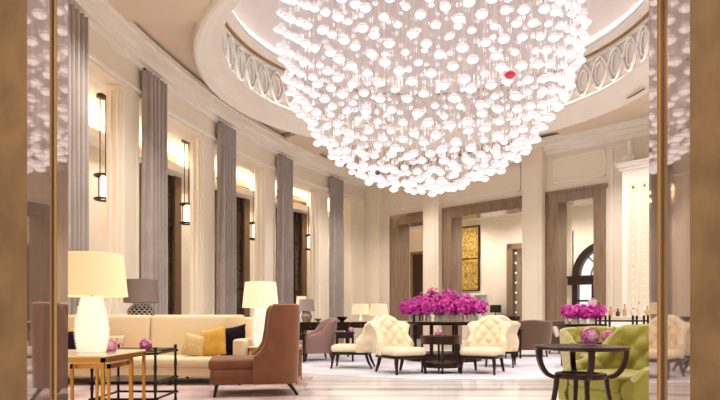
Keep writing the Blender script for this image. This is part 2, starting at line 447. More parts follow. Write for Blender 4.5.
# spandrel wall around the arch
sw = BM(); ap = arch_pts(r - .02); top = 4.25
prev = None
for (xa, za) in ap:
    q = [sw.verts.new((xa, BY, za)), sw.verts.new((xa, BY, top)), sw.verts.new((xa, BY + .3, top)), sw.verts.new((xa, BY + .3, za))]
    if prev:
        for k in range(4): sw.faces.new((prev[k], prev[(k + 1) % 4], q[(k + 1) % 4], q[k]))
    prev = q
wstruct('wall_spandrel', sw, M['cream_wall'])
# inner dark doorway seen through the first opening, tall mirror door through the second
sd0 = s_at(411.5, BY)[0]; sd1 = sd0 + 1.3; Dd = s_at(416, BY)[1]; zt = CAMZ + (318 - 252) / F * Dd
d = BM(); box(d, sd0, BY - .1, 0, sd0 + .12, BY, zt); box(d, sd1 - .12, BY - .1, 0, sd1, BY, zt); box(d, sd0, BY - .1, zt - .12, sd1, BY, zt)
dd = wstruct('door_5', d, M['stone_frame'])
d = BM(); box(d, sd0 + .12, BY - .05, 0, sd1 - .12, BY - .005, zt - .12); obj('door_leaf', d, M['door_wood'], dd, False)
sm0 = s_at(508.5, BY)[0]; sm1 = sm0 + 1.6; Dm = s_at(514, BY)[1]; zt = CAMZ + (318 - 244) / F * Dm
d = BM(); box(d, sm0, BY - .14, 0, sm0 + .22, BY, zt); box(d, sm1 - .22, BY - .14, 0, sm1, BY, zt); box(d, sm0, BY - .14, zt - .22, sm1, BY, zt)
dm = wstruct('door_6', d, M['stone_frame'])
d = BM(); box(d, sm0 + .22, BY - .05, 0, sm1 - .22, BY - .005, zt - .22); obj('door_leaf', d, M['mirror_dark'], dm, False)
d = BM()
for k in range(1, 10):
    z = zt * k / 10
    for q in range(3): ball(d, (sm0 + .36 + q * .38, BY - .06, z), .05, 1, .5, 1, 8, 6)
obj('stud', d, M['white_lacquer'], dm)

# ---- front wall with the marble portal
RX0, RX1 = -13.5, 13.5
fw_ = BM()
for s in (-1, 1):
    xa = 1.50
    box(fw_, min(s * 1.85, s * 14), 2.66, 0, max(s * 1.85, s * 14), 3.1, ZC)
box(fw_, -1.85, 2.62, 3.5, 1.85, 3.0, ZC)
struct('wall_front', fw_, M['cream_wall'])
for s, nm in ((-1, 'wall_portal_left'), (1, 'wall_portal_right')):   # splayed, polished reveals
    if s < 0: x0, D1, x1, x2, D2, x3 = 1.4924, 2.936, 1.5515, 1.5338, 3.107, 1.5639
    else: x0, D1, x1, x2, D2, x3 = 1.4793, 2.964, 1.5433, 1.5179, 3.091, 1.5402
    a = BM(); prism(a, [(s * x0, 2.6), (s * 1.86, 2.6), (s * 1.86, D1), (s * x1, D1)], 0, 3.5)
    o = struct(nm, a, [M['brown_marble'], M['beige_marble']])
    for p in o.data.polygons:
        if abs(p.normal.x) > .9 and abs(p.center.x) < 1.7: p.material_index = 1
    a = BM(); prism(a, [(s * x2, D1), (s * 1.86, D1), (s * 1.86, D2), (s * x3, D2)], 0, 3.5)
    o = struct('trim_%d' % (9 if s < 0 else 10), a, [M['gold_trim'], M['beige_marble']])
    for p in o.data.polygons:
        if abs(p.normal.x) > .9 and abs(p.center.x) < 1.7: p.material_index = 1
    a = BM()
    xm = (x1 + x2) / 2
    tube(a, [(s * xm, D1 - .002, 0), (s * xm, D1 - .002, 3.5)], .0075, 10)
    struct('trim_%d' % (11 if s < 0 else 12), a, M['gold_trim'], None, True)
hd = BM(); box(hd, -1.86, 2.6, 3.5, 1.86, 2.9, 3.9); struct('trim_13', hd, M['brown_marble'])
# closing side wall on the right, out of the frame
e0 = WA + WU * SEND
cw = BM()
box(cw, e0.x, 2.9, 0, e0.x + .4, e0.y + .5, ZC); struct('wall_side', cw, M['cream_wall'])

# ---- ceiling, ring, drum and dome
CX, CY = 1.67, 13.0
cl = BM(); N = 96; ri = 4.97
x0, x1, y0, y1 = -7.5, 15.5, 2.6, 26.5
angs = sorted(set([2 * pi * i / N for i in range(N)] + [atan2(yy - CY, xx - CX) % (2 * pi) for xx in (x0, x1) for yy in (y0, y1)]))
inn, out = [], []
for a in angs:
    c, s = cos(a), sin(a)
    t = min([(x1 - CX) / c if c > 1e-9 else 1e9, (x0 - CX) / c if c < -1e-9 else 1e9, (y1 - CY) / s if s > 1e-9 else 1e9, (y0 - CY) / s if s < -1e-9 else 1e9])
    inn.append((CX + ri * c, CY + ri * s)); out.append((CX + t * c, CY + t * s))
for z in (ZC, ZC + .15):
    A = [cl.verts.new((x, y, z)) for x, y in inn]; B = [cl.verts.new((x, y, z)) for x, y in out]
    for i in range(len(angs)):
        j = (i + 1) % len(angs); cl.faces.new((A[i], A[j], B[j], B[i]))
struct('ceiling', cl, M['ceiling_paint'])
ZS = 6.36; RO = 5.1
def sector(bm, a0, a1, r0, r1, z0, z1, n=14):
    pts = [(CX + r0 * cos(radians(a0 + (a1 - a0) * i / n)), CY + r0 * sin(radians(a0 + (a1 - a0) * i / n))) for i in range(n + 1)]
    pts += [(CX + r1 * cos(radians(a1 + (a0 - a1) * i / n)), CY + r1 * sin(radians(a1 + (a0 - a1) * i / n))) for i in range(n + 1)]
    prism(bm, pts, z0, z1)
so = BM()
yb = 10.6; dx = sqrt(RO ** 2 - (yb - CY) ** 2)
aL = atan2(yb - CY, -dx) % (2 * pi); aR = atan2(yb - CY, dx) % (2 * pi)
poly = [(-7.4, 2.9), (13.2, 2.9), (13.2, yb)] + [(CX + RO * cos(aR + (aL - aR) * i / 30), CY + RO * sin(aR + (aL - aR) * i / 30)) for i in range(31)] + [(-7.4, yb)]
prism(so, poly, ZS, ZC)
sector(so, 116, 131, RO, 8.6, ZS, ZC); sector(so, -24, 44, RO, 9.0, ZS, ZC)
struct('ceiling_soffit', so, M['ceiling_paint'])
rg = BM()
prof = [(5.21, ZC), (5.21, 6.34), (5.18, 6.28), (5.13, 6.26), (5.09, 6.3), (5.05, 6.36), (5.0, 6.4), (4.93, 6.44), (4.88, 6.5), (4.80, 6.55), (4.68, 6.58), (4.64, 6.62), (4.64, 6.67), (4.67, 6.67), (4.67, 6.62), (4.87, 6.62)]
lathe(rg, prof, 128, CX, CY)
struct('trim_14', rg, M['white_plaster'], None, True)
dr = BM()
lathe(dr, [(4.87, 6.62), (4.87, 7.80), (4.80, 7.82), (4.78, 7.88)], 128, CX, CY); struct('trim_15', dr, M['white_plaster'], None, True)
for r0, r1, z, m_, lb in ((4.675, 4.735, 6.622, 'ring_fill', 'added fill strip hidden at the foot of the ornamental ceiling ring'), (4.67, 4.74, 7.932, 'dome_fill', 'added fill strip hidden on the ledge at the foot of the dome')):
    b_ = BM(); lathe(b_, [(r0, z), (r1, z), (r1, z + .02), (r0, z + .02), (r0, z)], 128, CX, CY)
    tag(obj('cove_light', b_, M[m_]), lb, 'light')  # unseen glow strips, added to brighten drum and dome
gl = BM(); lathe(gl, [(4.87, 7.80), (4.81, 7.80), (4.79, 7.83), (4.82, 7.86)], 128, CX, CY); struct('trim_16', gl, M['gold_trim'], None, True)
dm = BM()
prof = [(4.80, 7.86), (4.6, 7.9), (4.6, 7.98), (4.64, 7.98), (4.64, 7.93), (4.78, 7.93), (4.78, 8.15), (4.72, 8.2), (4.66, 8.5), (4.45, 9.3), (4.1, 10.0), (3.4, 10.75), (2.2, 11.2), (1.0, 11.4), (0, 11.45)]
lathe(dm, prof, 128, CX, CY); struct('ceiling_dome', dm, M['dome_paint'], None, True)
orn = BM(); K = 28; n = 28 * 18
for ph, rr in ((0, 4.82), (pi, 4.82)):
    tube(orn, [(CX + rr * cos(2 * pi * i / n), CY + rr * sin(2 * pi * i / n), 7.24 + .4 * sin(K * 2 * pi * i / n + ph)) for i in range(n)], .045, 6, True, .7)
for k in range(2 * K):
    a = 2 * pi * (k + .5) / (2 * K); pts = []
    for q in range(14):
        b = 2 * pi * q / 14; aa = a + .028 * cos(b); pts.append((CX + 4.83 * cos(aa), CY + 4.83 * sin(aa), 7.24 + .27 * sin(b)))
    tube(orn, pts, .026, 5, True)
for z in (6.8, 7.68):
    tube(orn, [(CX + 4.84 * cos(2 * pi * i / 128), CY + 4.84 * sin(2 * pi * i / 128), z) for i in range(128)], .035, 6, True)
struct('trim_17', orn, M['white_lacquer'], None, True)

def vent(px0, y0p, px1, y1p, label, z, wid=.12):
    D0 = F * (z - CAMZ) / (318 - y0p); D1 = F * (z - CAMZ) / (318 - y1p)
    a = Vector((X(px0, D0), D0, z)); b = Vector((X(px1, D1), D1, z))
    L = (b - a).length; t = thing('ceiling_vent', label, 'vent', (a + b) / 2, degrees(atan2(b.y - a.y, b.x - a.x)))
    f = BM(); box(f, -L / 2, -wid, -.02, L / 2, wid, .0); obj('frame', f, M['ceiling_paint'], t, False)
    f = BM(); box(f, -L / 2 + .04, -wid * .6, -.03, L / 2 - .04, wid * .6, -.018)
    obj('grille', f, M['vent'], t, False)
vent(281, 133, 296, 131, 'narrow dark air slot in the ceiling recess left of the chandelier', ZC, .06)
vent(628, 98, 646, 87, 'narrow dark air slot in the ceiling beside the right marble jamb', ZS, .06)

# ---- rugs
rb = BM(); lathe(rb, [(0, .002), (4.1, .002), (4.1, .012), (0, .012)], 96); o = obj('round_rug', rb, M['rug_pale']); o.location = (1.8, 13, 0)
tag(o, 'large pale round rug under the flower table and tufted cream chairs', 'rug')
bb = BM(); lathe(bb, [(3.62, .011), (3.86, .011), (3.86, .0155), (3.62, .0155), (3.62, .011)], 96); obj('border', bb, M['rug_border'], o)
r2 = BM(); box(r2, -4.7, 5.2, .001, -.75, 9.3, .014); o = obj('sofa_rug', r2, M['rug_rose'], None, False)
tag(o, 'rose beige patterned rug under the cream sofa and brown wing chair', 'rug')
# ================================================================== CURTAINS AND PENDANTS
def curtain(th, w, label, amp=.14, folds=5):
    t = thing('curtain', label, 'curtain', group='grey curtains between the pillars')
    t.matrix_world = arc_frame(th, AR - .17)
    def sheet(z0, z1, nz, squeeze):
        bm = BM(); nx = folds * 12; g = []
        for j in range(nz + 1):
            v = j / nz; z = z0 + (z1 - z0) * v; row = []
            for side in (0, 1):
                r_ = []
                for i in range(nx + 1):
                    u = i / nx
                    ww = w * (1 - squeeze * sin(pi * min(1, v * 1.0)) * .02)
                    ph = folds * 2 * pi * u + .35 * sin(v * 5 + u * 9)
                    y = amp * math.tanh(1.4 * sin(ph)) * (.8 - .1 * v) + (.012 if side else -.012)
                    r_.append(bm.verts.new(((u - .5) * ww, y, z)))
                row.append(r_)
            g.append(row)
        for j in range(nz):
            for i in range(nx):
                bm.faces.new((g[j][0][i], g[j][0][i + 1], g[j + 1][0][i + 1], g[j + 1][0][i]))
                bm.faces.new((g[j][1][i + 1], g[j][1][i], g[j + 1][1][i], g[j + 1][1][i + 1]))
            for e in (0, nx): bm.faces.new((g[j][0][e], g[j + 1][0][e], g[j + 1][1][e], g[j][1][e]))
        for i in range(nx):
            for j in (0, nz): bm.faces.new((g[j][0][i], g[j][1][i], g[j][1][i + 1], g[j][0][i + 1]))
        return bm
    obj('drape', sheet(.03, 5.95, 20, 1), M['grey_curtain'], t)
    r = BM(); tube(r, [(-w / 2 - .04, .0, 5.97), (w / 2 + .04, 0, 5.97)], .02, 8); obj('rail', r, M['bronze'], t)
    return t
CL = ['grey pleated curtain at far left beside the marble jamb, behind the big lamp',
      'grey pleated curtain rising behind the drum-shaded grey lamp and sofa',
      'grey pleated curtain behind the right end of the cream sofa',
      'grey pleated curtain behind the brown wing chair, fourth from the left jamb',
      'grey pleated curtain farthest back, above the dark writing desk']
for th, l, w in zip(CT, CL, (.66, .74, .7, .7, .7)): curtain(th, w, l)

def pendant(px, ztop, zring, zbot, R, label, rr=.17):
    th, p = arc_hit(px, R)
    t = thing('pendant_lantern', label, 'pendant light', (p.x, p.y, 0), group='bronze pendant lanterns in the gallery')
    b = BM(); lathe(b, [(0, ztop), (.16, ztop), (.16, ztop - .05), (.03, ztop - .08), (0, ztop - .08)], 20); obj('ceiling_rose', b, M['bronze'], t)
    for a in (90, 210, 330):
        b = BM(); x, y = .08 * cos(radians(a)), .08 * sin(radians(a))
        tube(b, [(x, y, ztop - .04), (x, y, zring - .02)], .012, 6); obj('rod', b, M['bronze'], t)
    for z in (zring, zbot):
        b = BM(); tube(b, [(rr * cos(2 * pi * i / 24), rr * sin(2 * pi * i / 24), z) for i in range(24)], .025, 6, True)
        for a in (90, 210, 330): tube(b, [(rr * cos(radians(a)), rr * sin(radians(a)), z), (.06 * cos(radians(a)), .06 * sin(radians(a)), z)], .012, 6)
        obj('ring', b, M['bronze'], t)
    for a in (30, 150, 270):
        b = BM(); tube(b, [(rr * cos(radians(a)), rr * sin(radians(a)), zring), (rr * cos(radians(a)), rr * sin(radians(a)), zbot)], .01, 5); obj('bar', b, M['bronze'], t)
    b = BM(); lathe(b, [(0, zbot + .04), (.085, zbot + .04), (.085, zring - .04), (0, zring - .04)], 18); obj('glass_tube', b, M['lit_glass'], t)
PR = AR + 1.3
for px, l in ((104, 'lit bronze pendant lantern nearest the camera, right of the leftmost curtain'),
              (187.5, 'lit bronze pendant lantern between the second and third grey curtains'),
              (255.5, 'lit bronze pendant lantern above the sofa-side lamp, third along the gallery'),
              (310.5, 'lit bronze pendant lantern farthest along the gallery, left of the last curtain')):
    pendant(px, 5.84, 4.08, 3.56, PR, l, .19)

# ================================================================== CHANDELIER
HX, HZ = 1.51, 7.13
ch = thing('chandelier', 'huge round chandelier of hundreds of lit crystal globes on fine strands with one red globe', 'chandelier', (HX, CY, HZ))
SR = 3.27; ZCAN = 10.4 - HZ
b = BM(); lathe(b, [(0, ZCAN), (3.3, ZCAN), (3.3, ZCAN + .12), (0.5, ZCAN + .2), (.5, 11.42 - HZ), (0, 11.42 - HZ)], 64); obj('canopy', b, M['canopy'], ch)
pts = []
NG = 1120
ga = pi * (3 - sqrt(5))
for i in range(NG):
    zz = -1 + 1.62 * (i + .5) / NG
    rr = sqrt(max(0, 1 - zz * zz)); a = ga * i
    k = SR * (1 + random.uniform(-.035, .02))
    sc = random.choice((.8, .95, 1.0, 1.05, 1.1))
    pts.append((Vector((rr * cos(a) * k, rr * sin(a) * k, zz * k)), .103 * sc))
for i in range(170):      # an inner, sparser layer
    zz = -.8 + 1.5 * (i + .5) / 170
    rr = sqrt(max(0, 1 - zz * zz)); a = ga * i * 1.7
    k = SR * random.uniform(.45, .85)
    pts.append((Vector((rr * cos(a) * k, rr * sin(a) * k, zz * k)), random.uniform(.065, .09)))
cam = Vector((0, 0, CAMZ))
def vis(p):
    w = p[0] + Vector((HX, CY, HZ)) - cam
    sy = 318 - F * w.z / w.y
    return (0 if sy > 4 else 100) + w.length - p[1] * 20
pts.sort(key=vis)
def globe_bm(bm, c, r, seg=(12, 8)):
    # two flattened crystal bowls meeting at a waist, with a cap where the strand enters
    prof = [(0, -.66), (.42, -.6), (.8, -.37), (.98, -.06), (.94, .03), (1.0, .08), (.86, .36), (.5, .58), (.14, .66), (.12, .8), (0, .82)]
    n0 = len(bm.faces)
    lathe(bm, [(a * r, c.z + z * r) for a, z in prof], seg[0], c.x, c.y)
    bm.faces.ensure_lookup_table()
    for f in bm.faces[n0:]:
        z = (f.calc_center_median().z - c.z) / r
        f.material_index = 1 if -.15 < z < .12 else (2 if z >= .12 else 0)
def wire_bm(bm, c, r, seg=4):
    tube(bm, [(c.x, c.y, c.z + r * .8), (c.x, c.y, ZCAN)], .0085, seg)
red = Vector((X(510, 10.35) - HX, 10.35 - CY, CAMZ + (318 - 75) / F * 10.35 - HZ))
b = BM(); globe_bm(b, red, .1, (16, 8)); rg_ = obj('crystal_globe', b, M['globe_red'], ch, label='single red crystal globe')
b = BM(); wire_bm(b, red, .105); obj('wire', b, M['strand'], rg_)
pts = [p for p in pts if (p[0] - red).length > .2]
for c, r in pts[:99]:
    b = BM(); globe_bm(b, c, r); g = obj('crystal_globe', b, [M['globe_crystal'], M['globe_waist'], M['globe_top']], ch)
    b = BM(); wire_bm(b, c, r); obj('wire', b, M['strand'], g)
b = BM(); w = BM()
for c, r in pts[99:]: globe_bm(b, c, r, (10, 8)); wire_bm(w, c, r, 3)
obj('crystal_globe', b, [M['globe_crystal'], M['globe_waist'], M['globe_top']], ch, kind='stuff', label='the many farther crystal globes')
obj('wire', w, M['strand'], ch, kind='stuff')

# ================================================================== FURNITURE BUILDERS
def ramp(pts):
    def f(u):
        for (a, va), (b, vb) in zip(pts[:-1], pts[1:]):
            if u <= b:
                t = (u - a) / (b - a) if b > a else 0; t = t * t * (3 - 2 * t); return va + (vb - va) * t
        return pts[-1][1]
    return f
def u_path(w, d, r, n=40, flare=0.0):
    """U open to -y: from left front, around the back (+y), to right front."""
    pts = []
    hw = w / 2
    raw = [(-hw - flare, -d / 2), (-hw, d / 2 - r)]
    for i in range(1, 9):
        a = pi - pi / 2 * i / 8; raw.append((-hw + r + r * cos(a), d / 2 - r + r * sin(a)))
    for i in range(0, 9):
        a = pi / 2 - pi / 2 * i / 8; raw.append((hw - r + r * cos(a), d / 2 - r + r * sin(a)))
    raw.append((hw + flare, -d / 2))
    L = [0]
    for p, q in zip(raw[:-1], raw[1:]): L.append(L[-1] + math.hypot(q[0] - p[0], q[1] - p[1]))
    for k in range(n + 1):
        t = L[-1] * k / n
        for i in range(len(raw) - 1):
            if t <= L[i + 1] + 1e-9:
                f = (t - L[i]) / max(1e-9, L[i + 1] - L[i]); p, q = raw[i], raw[i + 1]
                pts.append((p[0] + (q[0] - p[0]) * f, p[1] + (q[1] - p[1]) * f)); break
    return pts
def shell(bm, path, thick, z0, ztop, nv=16, lean=0.0, tuft=None, depth=.025, bulge=0.0, pad=.0):
    """Upholstered wall following a plan path; inner side is on the right-hand... towards the seat."""
    n = len(path) - 1; cols = []; s = 0
    total = sum(math.hypot(path[i + 1][0] - path[i][0], path[i + 1][1] - path[i][1]) for i in range(n))
    for i, p in enumerate(path):
        a = path[max(0, i - 1)]; b = path[min(n, i + 1)]
        tx, ty = b[0] - a[0], b[1] - a[1]; l = math.hypot(tx, ty); tx /= l; ty /= l
        nx, ny = ty, -tx                   # inward for a left->back->right path
        if i: s += math.hypot(p[0] - path[i - 1][0], p[1] - path[i - 1][1])
        u = s / total; zt = ztop(u)
        inner, outer = [], []
        for j in range(nv + 1):
            v = j / nv; z = z0 + (zt - z0) * v
            k = thick / 2 * (1 - .25 * max(0, (v - .8) / .2) ** 2)
            off = k + bulge * sin(pi * v)
            if tuft: off += tuft(s - total / 2, z) * depth * min(1, 8 * v * (1 - v) + .0)
            lz = lean * max(0, (z - z0))
            inner.append(bm.verts.new((p[0] + nx * off - nx * lz, p[1] + ny * off - ny * lz, z)))
            outer.append(bm.verts.new((p[0] - nx * k - nx * lz, p[1] - ny * k - ny * lz, z)))
        lz = lean * (zt - z0)
        m = bm.verts.new((p[0] - nx * lz, p[1] - ny * lz, zt + thick * .22))
        cols.append(inner + [m] + outer[::-1])
    for A, B in zip(cols[:-1], cols[1:]):
        for k in range(len(A)):
            l = (k + 1) % len(A); bm.faces.new((A[k], A[l], B[l], B[k]))
    bm.faces.new(cols[0]); bm.faces.new(list(reversed(cols[-1])))
    return bm
def diamond(p, q, z0=0):
    def f(s, z):
        a, b = s / p, (z - z0) / q
        return sqrt(abs(sin(pi * (a + b) / 2) * sin(pi * (a - b) / 2))) * 1.4 - .7
    return f
def buttons(parent, path, z0, p, q, zlo, zhi, m, slim, off):
    pass
def leg(parent, pts, radii, m=None, seg=4):
    b = BM(); tube(b, pts, radii, seg); return obj('leg', b, m or M['dark_wood'], parent, seg > 4)

def slipper_chair(label, loc, rz, group='tufted cream lounge chairs'):
    t = thing('lounge_chair', label, 'chair', loc, rz, group)
    b = BM(); box(b, -.31, -.40, .30, .31, .3, .43, .06, 4)
    for v in b.verts:
        if v.co.z > .38: v.co.z += .025 * (1 - (v.co.x / .31) ** 2)
        v.co.x *= 1 + .09 * (-v.co.y)
    obj('seat', b, M['cream_fabric'], t)
    b = BM(); box(b, -.30, -.39, .255, .30, .3, .302, .012, 2); obj('apron', b, M['dark_wood'], t)
    path = []
    for i in range(49):
        u = i / 48 * 2 - 1
        path.append((.285 * sin(u * 1.45) / sin(1.45), .33 - .26 * (abs(u) ** 2.2)))
    zt = ramp([(0, .52), (.1, .62), (.17, .80), (.22, .85), (.3, .86), (.37, .93), (.44, .962), (.5, .968), (.56, .962), (.63, .93), (.7, .86), (.78, .85), (.83, .80), (.9, .62), (1, .52)])
    b = BM(); shell(b, path, .1, .3, zt, 26, .16, diamond(.105, .115, .47), .034, .015)
    for v in b.verts:
        z = v.co.z; v.co.x *= 1 + .17 * math.exp(-((z - .83) / .06) ** 2) - .10 * math.exp(-((z - .62) / .1) ** 2)
    obj('backrest', b, M['cream_fabric'], t)
    for r_ in range(3):
        for k in (-1, 0, 1) if r_ % 2 == 0 else (-.5, .5):
            z = .56 + r_ * .12; b = BM(); ball(b, (k * .17, .27 + (z - .3) * .16 + -.0 - .02 * abs(k), z), .012, 1, .6, 1, 8, 6); obj('button', b, M['cream_fabric'], t)
    for sx in (-1, 1):
        leg(t, [(sx * .26, -.34, .27), (sx * .28, -.37, .17), (sx * .28, -.38, .07), (sx * .285, -.395, .0)], [.038, .034, .024, .022])
        leg(t, [(sx * .23, .25, .27), (sx * .24, .29, .14), (sx * .25, .36, .0)], [.036, .03, .022])
    return t
def tub_chair(name, label, loc, rz, m, w=.72, d=.74, hb=.86, ha=.56, seat_h=.44, cat='armchair', group=None, tuft=False, legh=.16, skirt=True, hump=None, leg_m=None):
    t = thing(name, label, cat, loc, rz, group)
    b = BM(); box(b, -w / 2 + .05, -d / 2, legh, w / 2 - .05, d / 2 - .05, seat_h - .12, .03, 3); obj('seat_base', b, m, t)
    b = BM(); box(b, -w / 2 + .07, -d / 2 - .02, seat_h - .14, w / 2 - .07, d / 2 - .08, seat_h, .045, 4)
    for v in b.verts:
        if v.co.z > seat_h - .06: v.co.z += .025 * max(0, 1 - (v.co.x / (w / 2)) ** 2)
    obj('seat_cushion', b, m, t)
    path = u_path(w, d, .2, 64, .02)
    zt = hump or ramp([(0, ha - .1), (.08, ha), (.2, ha + .06), (.36, hb - .02), (.5, hb), (.64, hb - .02), (.8, ha + .06), (.92, ha), (1, ha - .1)])
    b = BM(); shell(b, path, .1, legh, zt, 24, .10, diamond(.13, .12, seat_h + .02) if tuft else None, .04 if tuft else 0, .01)
    obj('backrest', b, m, t)
    if tuft:
        for r_ in range(3):
            for k in ((-1, 0, 1) if r_ % 2 == 0 else (-.5, .5)):
                z = seat_h + .14 + r_ * .12
                b = BM(); ball(b, (k * .26, d / 2 - .045 + (z - legh) * .10, z), .016, 1, .6, 1, 8, 6); obj('button', b, m, t)
    for sx in (-1, 1):
        for sy in (-1, 1):
            leg(t, [(sx * (w / 2 - .07), sy * (d / 2 - .07), legh + .02), (sx * (w / 2 - .05), sy * (d / 2 - .03), 0)], [.03, .02], leg_m)
    return t
def shade(parent, r0, r1, z0, z1, m, lit=True, seg=40):
    b = BM(); th = .006
    lathe(b, [(r0, z0), (r1, z1), (r1 - th, z1), (r0 - th, z0), (r0, z0)], seg); s = obj('lamp_shade', b, m, parent)
    for z, r in ((z0, r0), (z1, r1)):
        b = BM(); tube(b, [((r - .003) * cos(2 * pi * i / seg), (r - .003) * sin(2 * pi * i / seg), z) for i in range(seg)], .006, 6, True)
        obj('rim', b, m, s)
    if lit:
        b = BM(); ball(b, (0, 0, z0 + (z1 - z0) * .45), .045, 1, 1, 1.2); obj('bulb', b, M['bulb'], parent)
    return s
def orb(label, loc, r=.055, seed=0):
    """pink blossom dome in a small glass bowl"""
    rnd = random.Random(seed)
    t = thing('flower_bowl', label, 'flowers', loc, 0, 'small bowls of pink blossoms')
    b = BM(); lathe(b, [(0, 0), (r * .55, 0), (r * .62, .006), (r * .9, r * .5), (r * .98, r * .8), (r * .94, r * .8), (r * .84, r * .5), (r * .5, .012), (0, .012)], 24)
    obj('glass_bowl', b, M['clear_glass'], t)
    b = BM()
    n = 46
    for i in range(n):
        z = 1 - 1.55 * (i + .5) / n; rr = sqrt(max(0, 1 - z * z)); a = 2.39996 * i
        d = Vector((rr * cos(a), rr * sin(a), z)); c = Vector((0, 0, r * 1.0)) + d * r * rnd.uniform(.82, 1.0)
        bloom(b, c, d, r * .46, rnd, (0, 0, 1, 2, 2))
    obj('blossoms', b, [M['petal_rose'], M['petal_pink'], M['petal_pale']], t, False, kind='stuff')
    return t
def bloom(bm, c, d, size, rnd, mats):
    d = d.normalized(); a = d.orthogonal().normalized(); bb = d.cross(a)
    mi = rnd.choice(mats); rot = rnd.uniform(0, 2 * pi)
    for k in range(5):
        an = rot + 2 * pi * k / 5
        e = a * cos(an) + bb * sin(an); f = a * -sin(an) + bb * cos(an)
        w = size * .42
        p = [c, c + e * size * .55 + f * w + d * size * .18, c + e * size + d * size * .1, c + e * size * .55 - f * w + d * size * .18]
        fc = bm.faces.new([bm.verts.new(q) for q in p]); fc.material_index = mi
def orchid_vase(loc, h, spread, lean, seed, group, label, nb=46, vh=.22, vr=.045):
    rnd = random.Random(seed)
    t = thing('orchid_vase', label, 'flowers', loc, 0, group)
    b = BM(); lathe(b, [(0, 0), (vr * .9, 0), (vr, .01), (vr * .95, vh * .55), (vr * .6, vh * .8), (vr * .7, vh), (vr * .6, vh), (vr * .5, vh * .8), (vr * .85, vh * .5), (vr * .85, .02), (0, .02)], 16)
    obj('vase', b, M['clear_glass'], t)
    st = BM(); bl = BM()
    for k in range(4):
        a = rnd.uniform(0, 2 * pi); rr = spread * rnd.uniform(.2, .7)
        e = Vector((rr * cos(a) + lean[0], rr * sin(a) + lean[1], h * rnd.uniform(.75, 1)))
        tube(st, [(0, 0, .03), (e.x * .15, e.y * .15, vh), (e.x * .6, e.y * .6, (vh + e.z) / 2 + .03), e], .004, 5)
    for k in range(nb):
        v = Vector((rnd.gauss(0, 1), rnd.gauss(0, 1), rnd.gauss(0, 1))).normalized()
        q = rnd.uniform(.55, 1) ; hz = h - vh * .72
        c = Vector((lean[0] + v.x * spread * q, lean[1] + v.y * spread * q, vh * .8 + hz * .5 + v.z * hz * .52 * q))
        bloom(bl, c, v + Vector((0, -.3, .2)), rnd.uniform(.03, .046), rnd, (0, 0, 0, 1, 1, 2))
    obj('stems', st, M['stem_green'], t)
    obj('orchid_blooms', bl, [M['petal_magenta'], M['petal_pink'], M['petal_violet']], t, False, kind='stuff')
    return t

# ================================================================== LEFT GROUP
# brass table under the big lamp
def frame_table(name, label, x0, x1, y0, y1, h, mtop, mfr, bar=.025, top_t=.03, group=None, rail=True, inset_legs=(), lower=None):
    t = thing(name, label, 'table', ((x0 + x1) / 2, (y0 + y1) / 2, 0), 0, group)
    w, d = (x1 - x0) / 2, (y1 - y0) / 2
    b = BM(); box(b, -w, -d, h - top_t, w, d, h, .004, 1); obj('tabletop', b, mtop, t, False)
    for sx in (-1, 1):
        for sy in (-1, 1):
            b = BM(); x, y = sx * (w - bar / 2), sy * (d - bar / 2)
            box(b, x - bar / 2, y - bar / 2, 0, x + bar / 2, y + bar / 2, h - top_t, .003, 1); obj('leg', b, mfr, t, False)
    if rail:
        b = BM(); z0, z1 = h - top_t - .04, h - top_t - .002
        box(b, -w, -d, z0, w, -d + bar, z1); box(b, -w, d - bar, z0, w, d, z1); box(b, -w, -d, z0, -w + bar, d, z1); box(b, w - bar, -d, z0, w, d, z1)
        obj('rail', b, mfr, t, False)
    if lower:
        b = BM(); z0, z1 = lower, lower + bar
        box(b, -w, -d, z0, w, -d + bar, z1); box(b, -w, d - bar, z0, w, d, z1); box(b, -w, -d, z0, -w + bar, d, z1); box(b, w - bar, -d, z0, w, d, z1)
        obj('stretcher', b, mfr, t, False)
    for (ax, ay) in inset_legs:
        b = BM(); box(b, ax * w - bar / 2, ay * d - bar / 2, 0 if not lower else lower, ax * w + bar / 2, ay * d + bar / 2, h - top_t - .002); obj('upright', b, mfr, t, False)
    return t
frame_table('side_table', 'brass framed table with cream stone top holding the big white lamp', -3.05, -2.12, 4.8, 5.74, .625, M['cream_stone'], M['brass'], .028, .018, inset_legs=((.1, -1 + .03), (.97, .3)))
frame_table('nesting_table', 'small brass nesting table tucked under the big brass table', -2.5, -2.16, 5.0, 5.5, .555, M['cream_stone'], M['brass'], .024, .016)
def bamboo_table(label, x0, x1, y0, y1, h):
    t = thing('bamboo_style_table', label, 'table', ((x0 + x1) / 2, (y0 + y1) / 2, 0))
    w, d = (x1 - x0) / 2, (y1 - y0) / 2
    b = BM(); box(b, -w, -d, h - .012, w, d, h, .003, 1); obj('tabletop', b, M['dark_wood'], t, False)
    for sx in (-1, 1):
        for sy in (-1, 1):
            pts = []; rad = []
            for k in range(13):
                z = (h + .035) * k / 12; pts.append((sx * w, sy * d, z)); rad.append(.019 if k % 4 == 0 else .014)
            b = BM(); tube(b, pts, rad, 8); obj('leg', b, M['dark_metal'], t)
    for z in (h - .03, .27, .1):
        b = BM()
        tube(b, [(-w - .03, -d, z), (w + .03, -d, z)], .013, 8); tube(b, [(-w - .03, d, z), (w + .03, d, z)], .013, 8)
        tube(b, [(-w, -d - .03, z), (-w, d + .03, z)], .013, 8); tube(b, [(w, -d - .03, z), (w, d + .03, z)], .013, 8)
        obj('rail', b, M['dark_metal'], t)
    b = BM(); box(b, -w, -d, .27, w, d, .285); obj('shelf', b, M['dark_wood'], t, False)
bamboo_table('dark bamboo-style side table in front of the sofa with a flower bowl on it', -2.75, -2.1, 5.95, 6.6, .6)

